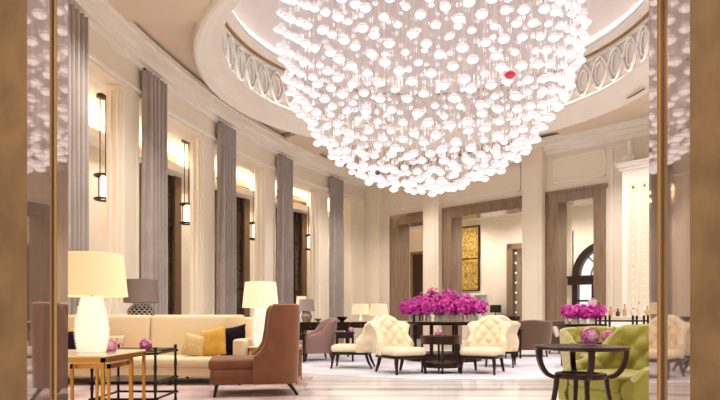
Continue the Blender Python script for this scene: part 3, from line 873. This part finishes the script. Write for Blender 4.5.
def ridged_lamp(name, label, loc, zb, h, r, sr0, sr1, sh, m, ms, rings=26, seed=1, group=None):
    rnd = random.Random(seed)
    t = thing(name, label, 'lamp', loc, 0, group)
    b = BM(); seg = 40; rows = []
    n = rings * 3
    for k in range(n + 1):
        v = k / n; z = h * v
        env = r * (.72 + .42 * sin(pi * (v * .86 + .1)) - .12 * v)
        edge = (k % 3 == 1)
        row = []
        for i in range(seg):
            a = 2 * pi * i / seg
            jit = noise.noise(Vector((cos(a) * 2.4, sin(a) * 2.4, (k // 3) * .9 + seed))) * .10
            row.append((env * (1 + (.05 if edge else -.045) + jit * (1 if edge else .3)), z + jit * .03))
        rows.append([b.verts.new((q * cos(2 * pi * i / seg), q * sin(2 * pi * i / seg), z)) for i, (q, z) in enumerate(row)])
    for A, B in zip(rows[:-1], rows[1:]):
        for i in range(seg): b.faces.new((A[i], A[(i + 1) % seg], B[(i + 1) % seg], B[i]))
    b.faces.new(list(reversed(rows[0]))); b.faces.new(rows[-1])
    obj('lamp_base', b, m, t)
    b = BM(); tube(b, [(0, 0, h - .01), (0, 0, h + .12)], .012, 8); obj('stem', b, M['brass'], t)
    shade(t, sr0, sr1, h + .01, h + .01 + sh, ms)
    return t
ridged_lamp('table_lamp', 'big lit lamp with ridged white glass base and wide cream shade on brass table', (X(92, 5.25), 5.25, .625), .625, .515, .135, .305, .265, .37, M['white_glass'], M['shade_cream'])
orb('bowl of pink blossoms beside the big lamp on the cream stone tabletop', (X(110.5, 5.42), 5.42, .625), .057, 1)
orb('bowl of pink blossoms on the dark bamboo-style table', (X(145.5, 6.2), 6.2, .6), .062, 2)

# sofa
def sofa():
    x0, x1, yf, yb = -4.72, -1.62, 8.02, 9.02
    t = thing('sofa', 'long cream upholstered sofa with scatter cushions along the left wall', 'sofa', ((x0 + x1) / 2, (yf + yb) / 2, 0))
    w, d = (x1 - x0) / 2, .5
    b = BM(); box(b, -w + .02, -d + .03, .12, w - .02, d - .05, .25, .02, 2); obj('base', b, M['sofa_fabric'], t)
    n = 2; iw = w - .14
    for k in range(n):
        a = -iw + 2 * iw * k / n; c = -iw + 2 * iw * (k + 1) / n
        b = BM(); box(b, a + .004, -d, .245, c - .004, d - .25, .385, .05, 4); obj('seat_cushion', b, M['sofa_fabric'], t)
        b = BM(); box(b, a + .004, d - .33, .36, c - .004, d - .1, .985, .06, 4)
        for v in b.verts: v.co.y += (v.co.z - .4) * .12
        obj('back_cushion', b, M['sofa_fabric'], t)
    b = BM(); box(b, -w + .03, d - .16, .12, w - .03, d, .95, .04, 3)
    for v in b.verts: v.co.y += max(0, v.co.z - .3) * .1
    obj('backrest', b, M['sofa_fabric'], t)
    for s in (-1, 1):
        b = BM(); box(b, s * w - .075 - s * .075, -d + .02, .12, s * w + .075 - s * .075, d - .04, .64, .04, 4); obj('armrest', b, M['sofa_fabric'], t)
    for sx in (-.96, -.33, .33, .96):
        for sy in (-1, 1):
            leg(t, [(sx * w, sy * (d - .08), .13), (sx * w, sy * (d - .08), .0)], [.032, .024])
sofa()
def cushion(label, px, D, z, size, m, rz, tilt, th=.17, roll=0):
    bm = BM(); pillow(bm, size, size, th, Matrix.Rotation(radians(roll), 4, 'Y'))
    o = obj('cushion', bm, m); o.location = (X(px, D), D, z + size * .47 * (1 + abs(sin(radians(roll))) * .25)); o.rotation_euler = (radians(tilt), 0, radians(rz))
    return tag(o, label, 'cushion', 'scatter cushions on the sofa')
cushion('small beige cushion left of the yellow one on the sofa', 194.5, 8.36, .385, .34, M['beige_cushion'], 8, -16, roll=12)
cushion('mustard yellow velvet cushion leaning on the sofa back', 213, 8.38, .385, .44, M['yellow_velvet'], -22, -15, roll=-12)
cushion('dark navy velvet cushion against the right arm of the sofa', 233, 8.5, .385, .46, M['navy_velvet'], -30, -14, roll=-10)
cushion('olive gold cushion at the left end of the sofa behind the big lamp', 80.5, 8.46, .385, .42, M['yellow_velvet'], 20, -15, roll=8)
cushion('nearly black cushion at the far left of the sofa beside the marble jamb', 67.5, 8.2, .385, .4, M['navy_velvet'], 12, -14, roll=-4)
cushion('pale floral cushion on the sofa behind the lamp-side flower bowl', 113, 8.5, .385, .33, M['floral_cushion'], 0, -16)

# wing chair (front towards -y before turning)
t = thing('wing_chair', 'tall brown velvet wing chair turned sideways in front of the sofa', 'armchair', (X(259, 7.25), 7.25, 0), -78)
b = BM(); box(b, -.37, -.58, .15, .37, .36, .33, .03, 3); obj('seat_base', b, M['brown_velvet'], t)
b = BM(); box(b, -.365, -.6, .31, .365, .3, .455, .05, 4); obj('seat_cushion', b, M['brown_velvet'], t)
path = u_path(.70, .50, .16, 60, .02); path = [(x, y + .17) for x, y in path]
zt = ramp([(0, .47), (.05, .53), (.085, .62), (.105, .80), (.12, 1.02), (.145, 1.085), (.3, 1.09), (.5, 1.09), (.7, 1.09), (.855, 1.085), (.88, 1.02), (.895, .80), (.915, .62), (.95, .53), (1, .47)])
b = BM(); shell(b, path, .09, .15, zt, 22, .035, None, 0, .012); obj('backrest', b, M['brown_velvet'], t)
for sx in (-1, 1):
    leg(t, [(sx * .31, -.5, .17), (sx * .32, -.53, 0)], [.032, .02]); leg(t, [(sx * .3, .33, .17), (sx * .31, .45, 0)], [.036, .022])

# brass side table and crystal lamp behind the wing chair
frame_table('side_table', 'brass framed side table between sofa and wing chair with a crystal lamp', -1.58, -.88, 8.15, 8.8, .53, M['cream_stone'], M['brass'], .022, .016, lower=.06, inset_legs=((.97, 0), (.97, .4), (0, -.97)))
ridged_lamp('table_lamp', 'lit lamp with crystal base and cream drum shade behind the brown wing chair', (X(260.5, 8.45), 8.45, .53), .53, .565, .115, .262, .225, .36, M['crystal'], M['shade_white'], 20, 5)

# grey lamp on a console behind the sofa
frame_table('console_table', 'dark console behind the sofa carrying the grey drum lamp', -4.35, -3.2, 9.45, 9.9, .9, M['dark_wood'], M['dark_wood'], .05, .03)
t = thing('table_lamp', 'unlit grey drum lamp with black and white honeycomb base behind the sofa', 'lamp', (X(141.5, 9.65), 9.65, .9))
prof = [(0, 0), (.1, 0), (.12, .01), (.19, .08), (.215, .14), (.2, .2), (.13, .27), (.05, .3), (0, .3)]
b = BM(); lathe(b, prof, 32); hb_ = obj('lamp_base', b, M['honeycomb_black'], t)
b = BM()
for k in range(7):
    z = .03 + .24 * k / 6; rr = [.155, .185, .208, .216, .205, .172, .128][k]; n = 16
    for i in range(n):
        a = 2 * pi * (i + .5 * (k % 2)) / n; c = Vector((rr * cos(a), rr * sin(a), z)); u_ = Vector((-sin(a), cos(a), 0)); v_ = Vector((0, 0, 1))
        tube(b, [c + u_ * rr * .19 * cos(q * pi / 3) + v_ * .026 * sin(q * pi / 3) for q in range(6)], .006, 4, True)
obj('lattice', b, M['honeycomb_white'], hb_)
b = BM(); tube(b, [(0, 0, .29), (0, 0, .36)], .012, 8); obj('stem', b, M['brass'], t)
shade(t, .285, .255, .31, .68, M['shade_grey'], False)
tub_chair('wooden_chair', 'dark low-backed chair just showing above the sofa back near its middle', (X(163, 10.3), 10.3, 0), 20, M['dark_wood'], .5, .5, .97, .7, .45, 'chair')
# ================================================================== MIDDLE GROUP
def desk(name, label, x0, x1, y0, y1, h, m=None, cat='desk', tm=None):
    t = thing(name, label, cat, ((x0 + x1) / 2, (y0 + y1) / 2, 0)); w, d = (x1 - x0) / 2, (y1 - y0) / 2; m = m or M['dark_wood']
    b = BM(); box(b, -w, -d, h - .035, w, d, h, .006, 1); obj('desktop', b, tm or m, t, False)
    b = BM(); box(b, -w + .04, -d + .04, h - .2, w - .04, d - .04, h - .035); obj('apron', b, m, t, False)
    for sx in (-1, 1):
        for sy in (-1, 1): leg(t, [(sx * (w - .07), sy * (d - .07), h - .2), (sx * (w - .07), sy * (d - .07), .0)], [.045, .03], m)
    for k in (-1, 1):
        b = BM(); box(b, k * w / 2 - w * .4, -d + .03, h - .18, k * w / 2 + w * .4, -d + .045, h - .055, .004, 1); dr_ = obj('drawer', b, m, t, False)
        b = BM(); ball(b, (k * w / 2, -d + .02, h - .12), .014); obj('knob', b, M['brass'], dr_)
    return t
desk('writing_desk', 'dark wood writing desk with bowls and a grey-shaded lamp behind the mauve chair', X(298, 14.2), X(351, 14.2), 14.0, 14.75, .85)
desk('console_table', 'dark console, top coloured pale like a reflection, carrying two cream lamps by the back pillar', X(344, 16.2), X(411, 16.2), 16.0, 16.6, .86, cat='table', tm=M['cream_stone'])  # desktop colour stands in for the shine on dark wood
def globe_lamp(label, loc, r, mbase, sr, sz0, sz1, ms, lit):
    t = thing('table_lamp', label, 'lamp', loc)
    b = BM(); lathe(b, [(0, 0), (r * .6, 0), (r * .62, .015), (r * .8, r * .5), (r, r), (r * .8, r * 1.5), (r * .3, r * 1.9), (.02, r * 2), (.015, sz0 + .05), (0, sz0 + .05)], 28); obj('lamp_base', b, mbase, t)
    shade(t, sr, sr * .86, sz0, sz1, ms, lit)
    return t
globe_lamp('grey-mauve shaded lamp with round pearly base on the dark writing desk', (X(306.5, 14.25), 14.25, .85), .145, M['pearl'], .2, .27, .55, M['shade_mauve'], False)
globe_lamp('lit white-shaded lamp glimpsed behind the grey-mauve lamp on the writing desk', (X(301.5, 14.6), 14.6, .85), .1, M['white_glass'], .14, .4, .64, M['shade_white'], True)
globe_lamp('left of the two lit cream lamps on the console by the back pillar', (X(360.5, 16.3), 16.3, .86), .05, M['white_glass'], .255, .2, .48, M['shade_white'], True)
globe_lamp('right of the two lit cream lamps on the console by the back pillar', (X(379, 16.2), 16.2, .86), .05, M['white_glass'], .255, .16, .48, M['shade_white'], True)
def bowl(label, loc, r, m, foot=True):
    t = thing('bowl', label, 'bowl', loc, 0, 'bowls on the writing desk')
    b = BM(); h = r * .95
    lathe(b, [(0, 0), (r * .5, 0), (r * .4, h * .15), (r * .3, h * .22), (r * .75, h * .55), (r, h), (r * .94, h), (r * .68, h * .6), (0, h * .35)], 28); obj('bowl_body', b, m, t)
bowl('small pearly round bowl beside the grey-mauve lamp on the desk', (X(318, 14.25), 14.25, .85), .09, M['pearl'])
bowl('small dark goblet bowl in the middle of the writing desk', (X(331, 14.25), 14.25, .85), .075, M['chocolate'])
bowl('wide dark footed bowl at the right end of the writing desk', (X(342, 14.25), 14.25, .85), .14, M['chocolate'])
tub_chair('armchair', 'mauve upholstered armchair facing left at the dark writing desk', (X(316, 13.0), 13.0, 0), -72, M['mauve_fabric'], .62, .66, .90, .58, .44,
          hump=ramp([(0, .5), (.1, .56), (.2, .62), (.32, .86), (.4, .92), (.5, .93), (.6, .92), (.68, .86), (.8, .62), (.9, .56), (1, .5)]), group=None)
def small_table(label, loc, w, h, name='side_table'):
    t = thing(name, label, 'table', loc)
    b = BM(); box(b, -w / 2, -w / 2, h - .035, w / 2, w / 2, h, .008, 2); obj('tabletop', b, M['dark_wood'], t)
    b = BM(); box(b, -w / 2 + .02, -w / 2 + .02, h - .13, w / 2 - .02, w / 2 - .02, h - .035); obj('apron', b, M['dark_wood'], t, False)
    for sx in (-1, 1):
        for sy in (-1, 1): leg(t, [(sx * (w / 2 - .04), sy * (w / 2 - .04), h - .1), (sx * (w / 2 - .04), sy * (w / 2 - .04), 0)], [.034, .026])
    b = BM(); box(b, -w / 2 + .04, -w / 2 + .04, .16, w / 2 - .04, w / 2 - .04, .18); obj('shelf', b, M['dark_wood'], t, False)
small_table('small square dark table left of the sideways cream chair', (X(345, 12.6), 12.6, 0), .42, .63)
orb('bowl of pink blossoms on the small dark table beside the sideways cream chair', (X(351, 12.55), 12.55, .63), .06, 3)
small_table('low dark table left of the mauve armchair, half hidden by the wing chair', (X(297, 12.4), 12.4, 0), .4, .6)

slipper_chair('smooth cream lounge chair seen from the side, facing left', (X(354.5, 10.95), 10.95, 0), -98)
slipper_chair('tufted cream lounge chair facing forward, left of the drum table', (X(399, 9.95), 9.95, 0), 28)
slipper_chair('tufted cream lounge chair facing forward, right of the drum table', (X(484, 9.95), 9.95, 0), -28)
slipper_chair('cream lounge chair mostly hidden behind the right tufted chair', (X(500, 11.3), 11.3, 0), 165)
# drum table
t = thing('drum_table', 'two-tier round dark wood table between the two tufted cream chairs', 'table', (X(440.5, 10.0), 10.0, 0))
R_ = .335; h = .63
b = BM(); lathe(b, [(0, h - .03), (R_, h - .03), (R_ + .005, h - .015), (R_, h), (0, h)], 48); obj('tabletop', b, M['dark_wood'], t)
b = BM(); lathe(b, [(R_ - .02, h - .14), (R_ - .005, h - .14), (R_ - .005, h - .03), (R_ - .02, h - .03), (R_ - .02, h - .14)], 48); obj('apron', b, M['dark_wood'], t)
b = BM(); lathe(b, [(0, .15), (R_ - .03, .15), (R_ - .02, .165), (R_ - .03, .18), (0, .18)], 48); obj('shelf', b, M['dark_wood'], t)
b = BM(); lathe(b, [(R_ - .03, .09), (R_ - .015, .09), (R_ - .015, .15), (R_ - .03, .15), (R_ - .03, .09)], 48); obj('shelf_apron', b, M['dark_wood'], t)
for a in (268, 358, 88, 178):
    x, y = (R_ - .02) * cos(radians(a)), (R_ - .02) * sin(radians(a)); leg(t, [(x, y, h - .03), (x, y, 0)], [.026, .022])
orb('bowl of pink blossoms on the drum table between the tufted chairs', (X(438.5, 9.95), 9.95, .63), .06, 4)

# round centre table with orchids
t = thing('center_table', 'big round dark table under the chandelier covered with orchid vases', 'table', (1.86, 13, 0))
b = BM(); lathe(b, [(0, .78), (.84, .78), (.9, .82), (.9, .85), (0, .85)], 64); obj('tabletop', b, M['dark_wood'], t)
b = BM(); lathe(b, [(0, .02), (.86, .02), (.86, .12), (.8, .15), (0, .15)], 64); obj('plinth', b, M['dark_wood'], t)
for k in range(8):
    a = 2 * pi * (k + .35) / 8; x, y = .68 * cos(a), .68 * sin(a)
    leg(t, [(x, y, .79), (x, y, .14)], [.05, .05])
k = 0
GL = 'magenta orchids in a small clear glass vase on the big round center table'
for n, rad, hh in ((14, .74, .5), (9, .46, .64), (3, .16, .74)):
    for i in range(n):
        a = 2 * pi * (i + .3) / n; k += 1
        orchid_vase((1.86 + rad * cos(a), 13 + rad * sin(a), .85), hh * random.uniform(.9, 1.06), .215, (.06 * cos(a), .06 * sin(a)), 100 + k, 'orchid vases on the center table', GL, 130)

# taupe armchairs behind
tub_chair('armchair', 'taupe armchair seen from behind, left one of the pair at the back', (X(530, 14.4), 14.4, 0), 172, M['taupe_fabric'], .8, .76, .87, .7, .44, group='taupe armchairs')
tub_chair('armchair', 'taupe armchair holding a small white cushion, right one of the pair at the back', (X(566, 15.3), 15.3, 0), 140, M['taupe_fabric'], .74, .74, .87, .62, .44, group='taupe armchairs')
bm = BM(); pillow(bm, .3, .3, .12); o = obj('cushion', bm, M['white_cushion']); o.location = (X(556, 14.95), 14.95, .6); o.rotation_euler = (radians(-15), 0, radians(60)); tag(o, 'small white cushion on the right taupe armchair', 'cushion')
small_table('small dark table left of the taupe armchairs with pink blossoms', (X(511, 13.6), 13.6, 0), .42, .68)
orb('bowl of pink blossoms on the small table beside the taupe armchairs', (X(513.5, 13.55), 13.55, .68), .085, 5)

# ================================================================== RIGHT GROUP
t = thing('round_table', 'round dark wood table with four curved bowl-like legs at front right', 'table', (X(580.5, 4.8), 4.8, 0))
R_ = .378; h = .72
b = BM(); lathe(b, [(0, h - .03), (R_ - .02, h - .03), (R_, h - .018), (R_, h - .006), (R_ - .006, h), (0, h)], 64); obj('tabletop', b, M['dark_wood'], t)
b = BM(); lathe(b, [(.15, .455), (.2, .455), (.205, .475), (.2, .495), (.15, .495), (.15, .455)], 48); obj('ring', b, M['dark_wood'], t)
for a in (184, 262, 350, 80):
    c, s = cos(radians(a)), sin(radians(a)); pts = []; rad = []
    for q in range(13):
        u = q / 12 * pi / 2
        pts.append(((.20 + .155 * cos(u) ** .8) * c, (.20 + .155 * cos(u) ** .8) * s, h - .03 - .225 * sin(u))); rad.append(.032 - .004 * q / 12)
    for q in range(1, 7):
        v = q / 6; pts.append(((.2 + .1 * v ** 1.4) * c, (.2 + .1 * v ** 1.4) * s, .465 * (1 - v))); rad.append(.028 - .010 * v)
    b = BM(); tube(b, pts, rad, 4, False, .85, up=(-s, c, 0)); obj('leg', b, M['dark_wood'], t, True)
orb('bowl of pink blossoms on the round table at front right', (X(590, 4.9), 4.9, .72), .073, 6)
tub_chair('armchair', 'green tufted velvet armchair at front right beside the marble jamb', (2.5, 5.5, 0), -68, M['green_velvet'], .76, .76, .88, .5, .43, group='green tufted armchairs', tuft=True, legh=.14)
tub_chair('armchair', 'green tufted velvet armchair farther back, behind the round table', (3.5, 8.3, 0), -6, M['green_velvet'], .95, .76, .81, .7, .43, group='green tufted armchairs', tuft=True, legh=.14)
t = thing('pedestal_table', 'small black pedestal table between the two green armchairs', 'table', (X(597, 6.85), 6.85, 0))
b = BM(); lathe(b, [(0, .64), (.2, .64), (.21, .65), (.21, .665), (0, .665)], 40); obj('tabletop', b, M['dark_wood'], t)
b = BM(); lathe(b, [(0, 0), (.17, 0), (.16, .03), (.05, .06), (.035, .3), (.08, .42), (.03, .5), (.06, .64), (0, .64)], 28); obj('pedestal', b, M['shade_black'], t)
orb('bowl of pink blossoms on the small black pedestal table', (X(608, 6.85), 6.85, .665), .068, 7)
# orchid planter console
desk('console_table', 'dark narrow console behind the green armchairs carrying a row of orchid vases', X(562, 11.2), X(603, 11.2), 11.0, 11.45, .82, cat='table')
for i in range(8):
    orchid_vase((X(567.5, 11.2) + .087 * i, 11.2 + .04 * (-1) ** i, .82), .38, .13, (0, 0), 200 + i, 'orchid vases on the narrow console', 'magenta orchids in a short glass vase in the row on the narrow console', 90, .15, .035)
# metal rail console, bar counter and bottles
def rail_stand(label, px0, px1, D, D2):
    x0, x1 = X(px0, D), X(px1, D)
    t = thing('metal_shelf', label, 'shelf', ((x0 + x1) / 2, D, 0)); w = (x1 - x0) / 2; d = (D2 - D)
    for sx in (-1, 1):
        for dx in (0, .07):
            for y in (0, d):
                b = BM(); box(b, sx * w - sx * dx - .014, y - .014, 0, sx * w - sx * dx + .014, y + .014, .995); obj('post', b, M['dark_metal'], t, False)
    for z in (.9, .6, .12):
        b = BM(); box(b, -w, -.012, z - .014, w, .012, z + .014); box(b, -w, d - .012, z - .014, w, d + .012, z + .014)
        box(b, -w - .012, 0, z - .012, -w + .012, d, z + .012); box(b, w - .012, 0, z - .012, w + .012, d, z + .012); obj('rail', b, M['dark_metal'], t, False)
    for z in (.56, .09):
        b = BM(); box(b, -w, 0, z, w, d, z + .02); obj('shelf_board', b, M['dark_wood'], t, False)
rail_stand('black metal rail shelf in front of the bottle counter at right', 605.5, 648, 9.9, 10.3)
t = thing('bar_counter', 'pale counter crowded with bottles beneath the white lattice cabinet', 'counter', (X(632, 13.2), 13.4, 0), -20)
b = BM(); box(b, -.95, -.3, 0, .95, .3, .94, .02, 2); obj('body', b, M['white_lacquer'], t)
b = BM(); box(b, -1, -.34, .94, 1, .34, .99, .012, 2); obj('countertop', b, M['cream_stone'], t)
rnd = random.Random(5)
cb = Vector((X(632, 13.2), 13.4)); ca, sa = cos(radians(-20)), sin(radians(-20))
def onbar(u, v): return (cb.x + u * ca - v * sa, cb.y + u * sa + v * ca, .99)
def bottle_bm(h, r):
    b = BM(); lathe(b, [(0, 0), (r, 0), (r, h * .55), (r * .85, h * .64), (r * .36, h * .74), (r * .34, h * .95), (r * .42, h * .96), (r * .42, h), (0, h)], 14); return b
spec = [(-.62, .1, .34, 'bottle_dark', 'tall dark bottle at the left of the bar counter'), (-.5, -.1, .24, 'bottle_clear', 'short clear bottle left of center on the bar counter'),
        (-.36, .12, .2, 'amber', 'squat amber bottle on the bar counter'), (-.22, -.08, .16, 'bottle_dark', 'smallest dark bottle on the bar counter'),
        (-.06, .1, .26, 'amber', 'tall amber bottle on the bar counter'), (.1, -.1, .18, 'bottle_clear', 'stubby clear bottle right of the tall amber one'),
        (.24, .08, .3, 'bottle_clear', 'tall clear bottle toward the right of the counter'), (.4, -.06, .2, 'amber', 'short amber bottle at the right of the bar counter')]
for u, v, hh, m, l in spec:
    t = thing('bottle', l, 'bottle', onbar(u, v), 0, 'bottles on the bar counter')
    obj('glass', bottle_bm(hh, .045), M[m], t)
    b = BM(); lathe(b, [(0, hh), (.02, hh), (.02, hh + .025), (0, hh + .025)], 10); obj('stopper', b, M['brass'], t)
t = thing('vase', 'white vase of pale flowers on the left end of the bar counter', 'vase', onbar(-.76, -.1))
b = BM(); lathe(b, [(0, 0), (.06, 0), (.08, .1), (.04, .2), (.06, .26), (.05, .26), (0, .2)], 18); obj('vase_body', b, M['white_lacquer'], t)
b = BM()
for i in range(30): v = Vector((rnd.gauss(0, 1), rnd.gauss(0, 1), rnd.gauss(0, 1))).normalized(); bloom(b, Vector((0, 0, .32)) + v * .09, v, .05, rnd, (0, 1))
obj('blossoms', b, [M['petal_pale'], M['white_lacquer']], t, False, kind='stuff')

# white lattice cabinet against the right wall (built in the wall's own axes)
sc0 = s_at(622, -.55)[0]; sc1 = sc0 + 1.9; Dc = s_at(622, -.55)[1]; zt = CAMZ + (318 - 171) / F * Dc
t = thing('lattice_cabinet', 'tall white cabinet with two gilt circle-lattice panels on the right wall', 'cabinet'); t.matrix_world = WM
b = BM(); box(b, sc0, -.55, 0, sc1, -.01, zt); obj('body', b, M['white_lacquer'], t, False)
b = BM(); box(b, sc0 - .06, -.61, zt, sc1 + .06, -.01, zt + .08); box(b, sc0 - .12, -.67, zt + .08, sc1 + .12, -.01, zt + .16); box(b, sc0 - .17, -.72, zt + .16, sc1 + .17, -.01, zt + .2)
obj('cornice', b, M['white_lacquer'], t, False)
for px0, px1 in ((629.5, 637), (641, 648.5)):
    a, c = s_at(px0, -.57)[0], s_at(px1, -.57)[0]
    z0, z1 = 1.15, zt - .4
    b = BM(); box(b, a, -.565, z0, c, -.552, z1); pn = obj('lit_panel', b, M['warm_lit_panel'], t, False)
    b = BM(); w_ = (c - a); n = int((z1 - z0) / w_)
    for k in range(n):
        zc = z0 + (z1 - z0) * (k + .5) / n
        for rr in (.5, .28):
            tube(b, [((a + c) / 2 + w_ * rr * .9 * cos(2 * pi * q / 18), -.575, zc + (z1 - z0) / n * rr * .95 * sin(2 * pi * q / 18)) for q in range(18)], .02, 5, True)
    for q in (a, c): box(b, q - .02, -.59, z0, q + .02, -.552, z1)
    obj('lattice', b, M['pale_gilt'], pn)
    b = BM(); ball(b, ((a + c) / 2, -.57, z1 - (z1 - z0) / n * .5), w_ * .3, 1, .12, 1.3); obj('medallion', b, M['bronze_frame'], pn)
Du = s_at(629, -.4)[1]; pu = WM @ Vector((s_at(629, -.35)[0], -.35, zt + .2))
t = thing('urn', 'white footed urn with a slender neck on top of the white cabinet', 'urn', pu)
b = BM(); lathe(b, [(0, 0), (.12, 0), (.08, .04), (.16, .12), (.18, .2), (.1, .24), (.05, .28), (.045, .62), (.06, .66), (0, .66)], 24); obj('urn_body', b, M['white_lacquer'], t)

# things in the rooms behind the openings
def wall_point(px, off): 
    s, D = s_at(px, off); return s, D
a, D = s_at(461, BY - .05); c, _ = s_at(479, BY - .05)
t = thing('gilded_panel', 'gold leaf abstract panel on the wall beyond the middle doorway', 'artwork'); t.matrix_world = WM
z0, z1 = CAMZ + (318 - 291) / F * D, CAMZ + (318 - 228) / F * D
b = BM(); box(b, a, BY - .07, z0, c, BY - .01, z1, .008, 1); obj('panel', b, M['gold_leaf'], t, False)
b = BM(); zm = (z0 + z1) / 2
box(b, a, BY - .085, zm - .02, c, BY - .065, zm + .02); mould(b, a - .03, z0 - .03, c + .03, z1 + .03, BY - .01, .05, .09); obj('frame', b, M['bronze'], t, False)
t = thing('mantelpiece', 'white mantelpiece below the gold leaf panel beyond the middle doorway', 'fireplace'); t.matrix_world = WM
b = BM(); a2, c2 = a - .5, c + .35
zt2 = CAMZ + (318 - 294) / F * D
box(b, a2, BY - .35, zt2 - .08, c2, BY - .01, zt2); obj('shelf', b, M['white_lacquer'], t, False)
b = BM(); box(b, a2 + .08, BY - .26, 0, a2 + .4, BY - .01, zt2 - .08); box(b, c2 - .4, BY - .26, 0, c2 - .08, BY - .01, zt2 - .08); box(b, a2 + .08, BY - .26, zt2 - .5, c2 - .08, BY - .01, zt2 - .08); obj('surround', b, M['white_lacquer'], t, False)
a, D = s_at(492, BY - .4); c, _ = s_at(509, BY - .4)
t = thing('cabinet', 'low black cabinet with a black lamp beyond the middle doorway', 'cabinet'); t.matrix_world = WM
b = BM(); box(b, a, BY - .62, .08, c, BY - .02, 1.02, .01, 1); obj('body', b, M['shade_black'], t, False)
for k in (0, 1):
    b = BM(); m0 = a + (c - a) * k / 2; box(b, m0 + .02, BY - .64, .14, m0 + (c - a) / 2 - .02, BY - .61, .96, .006, 1); obj('door', b, M['chocolate'], t, False)
b = BM(); box(b, a + .03, BY - .58, 0, c - .03, BY - .06, .08); obj('plinth', b, M['shade_black'], t, False)
s_, D = s_at(494.5, BY - .32); pw = WM @ Vector((s_ + .05, BY - .32, 1.02))
t = thing('table_lamp', 'small black-shaded lamp on the black cabinet beyond the middle doorway', 'lamp', pw)
b = BM(); lathe(b, [(0, 0), (.08, 0), (.08, .02), (.015, .04), (.015, .2), (0, .2)], 20); obj('lamp_base', b, M['chocolate'], t)
shade(t, .22, .22, .16, .45, M['shade_black'], False)

# ================================================================== LIGHTS
def light(name, kind, loc, energy, color=(1, .9, .78), size=.3, rot=None, spot=None, label=None):
    l = bpy.data.lights.new(name, kind); l.energy = energy; l.color = color
    if kind == 'AREA': l.shape = 'DISK'; l.size = size
    else: l.shadow_soft_size = size
    if kind == 'SPOT': l.spot_size = radians(spot or 90); l.spot_blend = .6
    o = bpy.data.objects.new(name, l); C.objects.link(o); o.location = loc
    if rot: o.rotation_euler = rot
    return o
# fill spots added under the ceiling to brighten furniture, walls and cabinet
FILL_POS = [(-3.0, 9.0), (-1.6, 6.6), (1.6, 6.4), (4.6, 7.2), (7.5, 9.5), (0.9, 18.4), (8.6, 12.0), (6.0, 13.9)]
for i, (x, y) in enumerate(FILL_POS):
    light('fill_spot', 'SPOT', (x, y, ZS - .06), 450, (1, .94, .86), .12, (0, 0, 0), 130)
# lamps of the rooms behind the openings and of the gallery
for s_, o_ in ((1.6, 2.4), (5.0, 2.4), (8.2, 2.4)):
    p = WM @ Vector((s_, o_, 5.4)); light('ceiling_lamp', 'SPOT', p, 290, (1, .94, .86), .2, (0, 0, 0), 150)
for th in (2, 9, 15, 22, 29, 36):
    p = arcp(th, AR + 1.3); light('gallery_downlight', 'SPOT', (p[0], p[1], 5.8), 170, (1, .93, .82), .1, (0, 0, 0), 120)
# the lobby in front of the portal
for x in (-1.2, 1.2):
    light('lobby_downlight', 'SPOT', (x, 1.0, 3.3), 62, (1, .86, .66), .12, (radians(12), 0, 0), 120)
w = bpy.data.worlds.new('World'); scene.world = w; w.use_nodes = True
bg = w.node_tree.nodes['Background']; bg.inputs[0].default_value = (1, .96, .92, 1); bg.inputs[1].default_value = .9

cam_d = bpy.data.cameras.new('Camera'); cam_o = bpy.data.objects.new('Camera', cam_d); C.objects.link(cam_o)
cam_o.location = (0, 0, CAMZ); cam_o.rotation_euler = (radians(90), 0, 0)
cam_d.sensor_width = 36; cam_d.lens = 36 * F / 720; cam_d.shift_y = 118 / 720; cam_d.clip_start = .05; cam_d.clip_end = 200
scene.camera = cam_o
# stand the pieces on the rugs, not in them
for o in C.objects:
    if o.parent is None and o.get('category') in ('chair', 'armchair', 'table', 'sofa') and o.location.z == 0:
        if (Vector((o.location.x, o.location.y)) - Vector((1.8, 13))).length < 4.3: o.location.z = .0155
        elif -4.8 < o.location.x < -.7 and 5.2 < o.location.y < 9.3: o.location.z = .0145
scene.view_settings.view_transform = 'Standard'; scene.view_settings.look = 'None'
scene.view_settings.gamma = 1; scene.view_settings.exposure = 0.33
scene.view_settings.use_curve_mapping = False
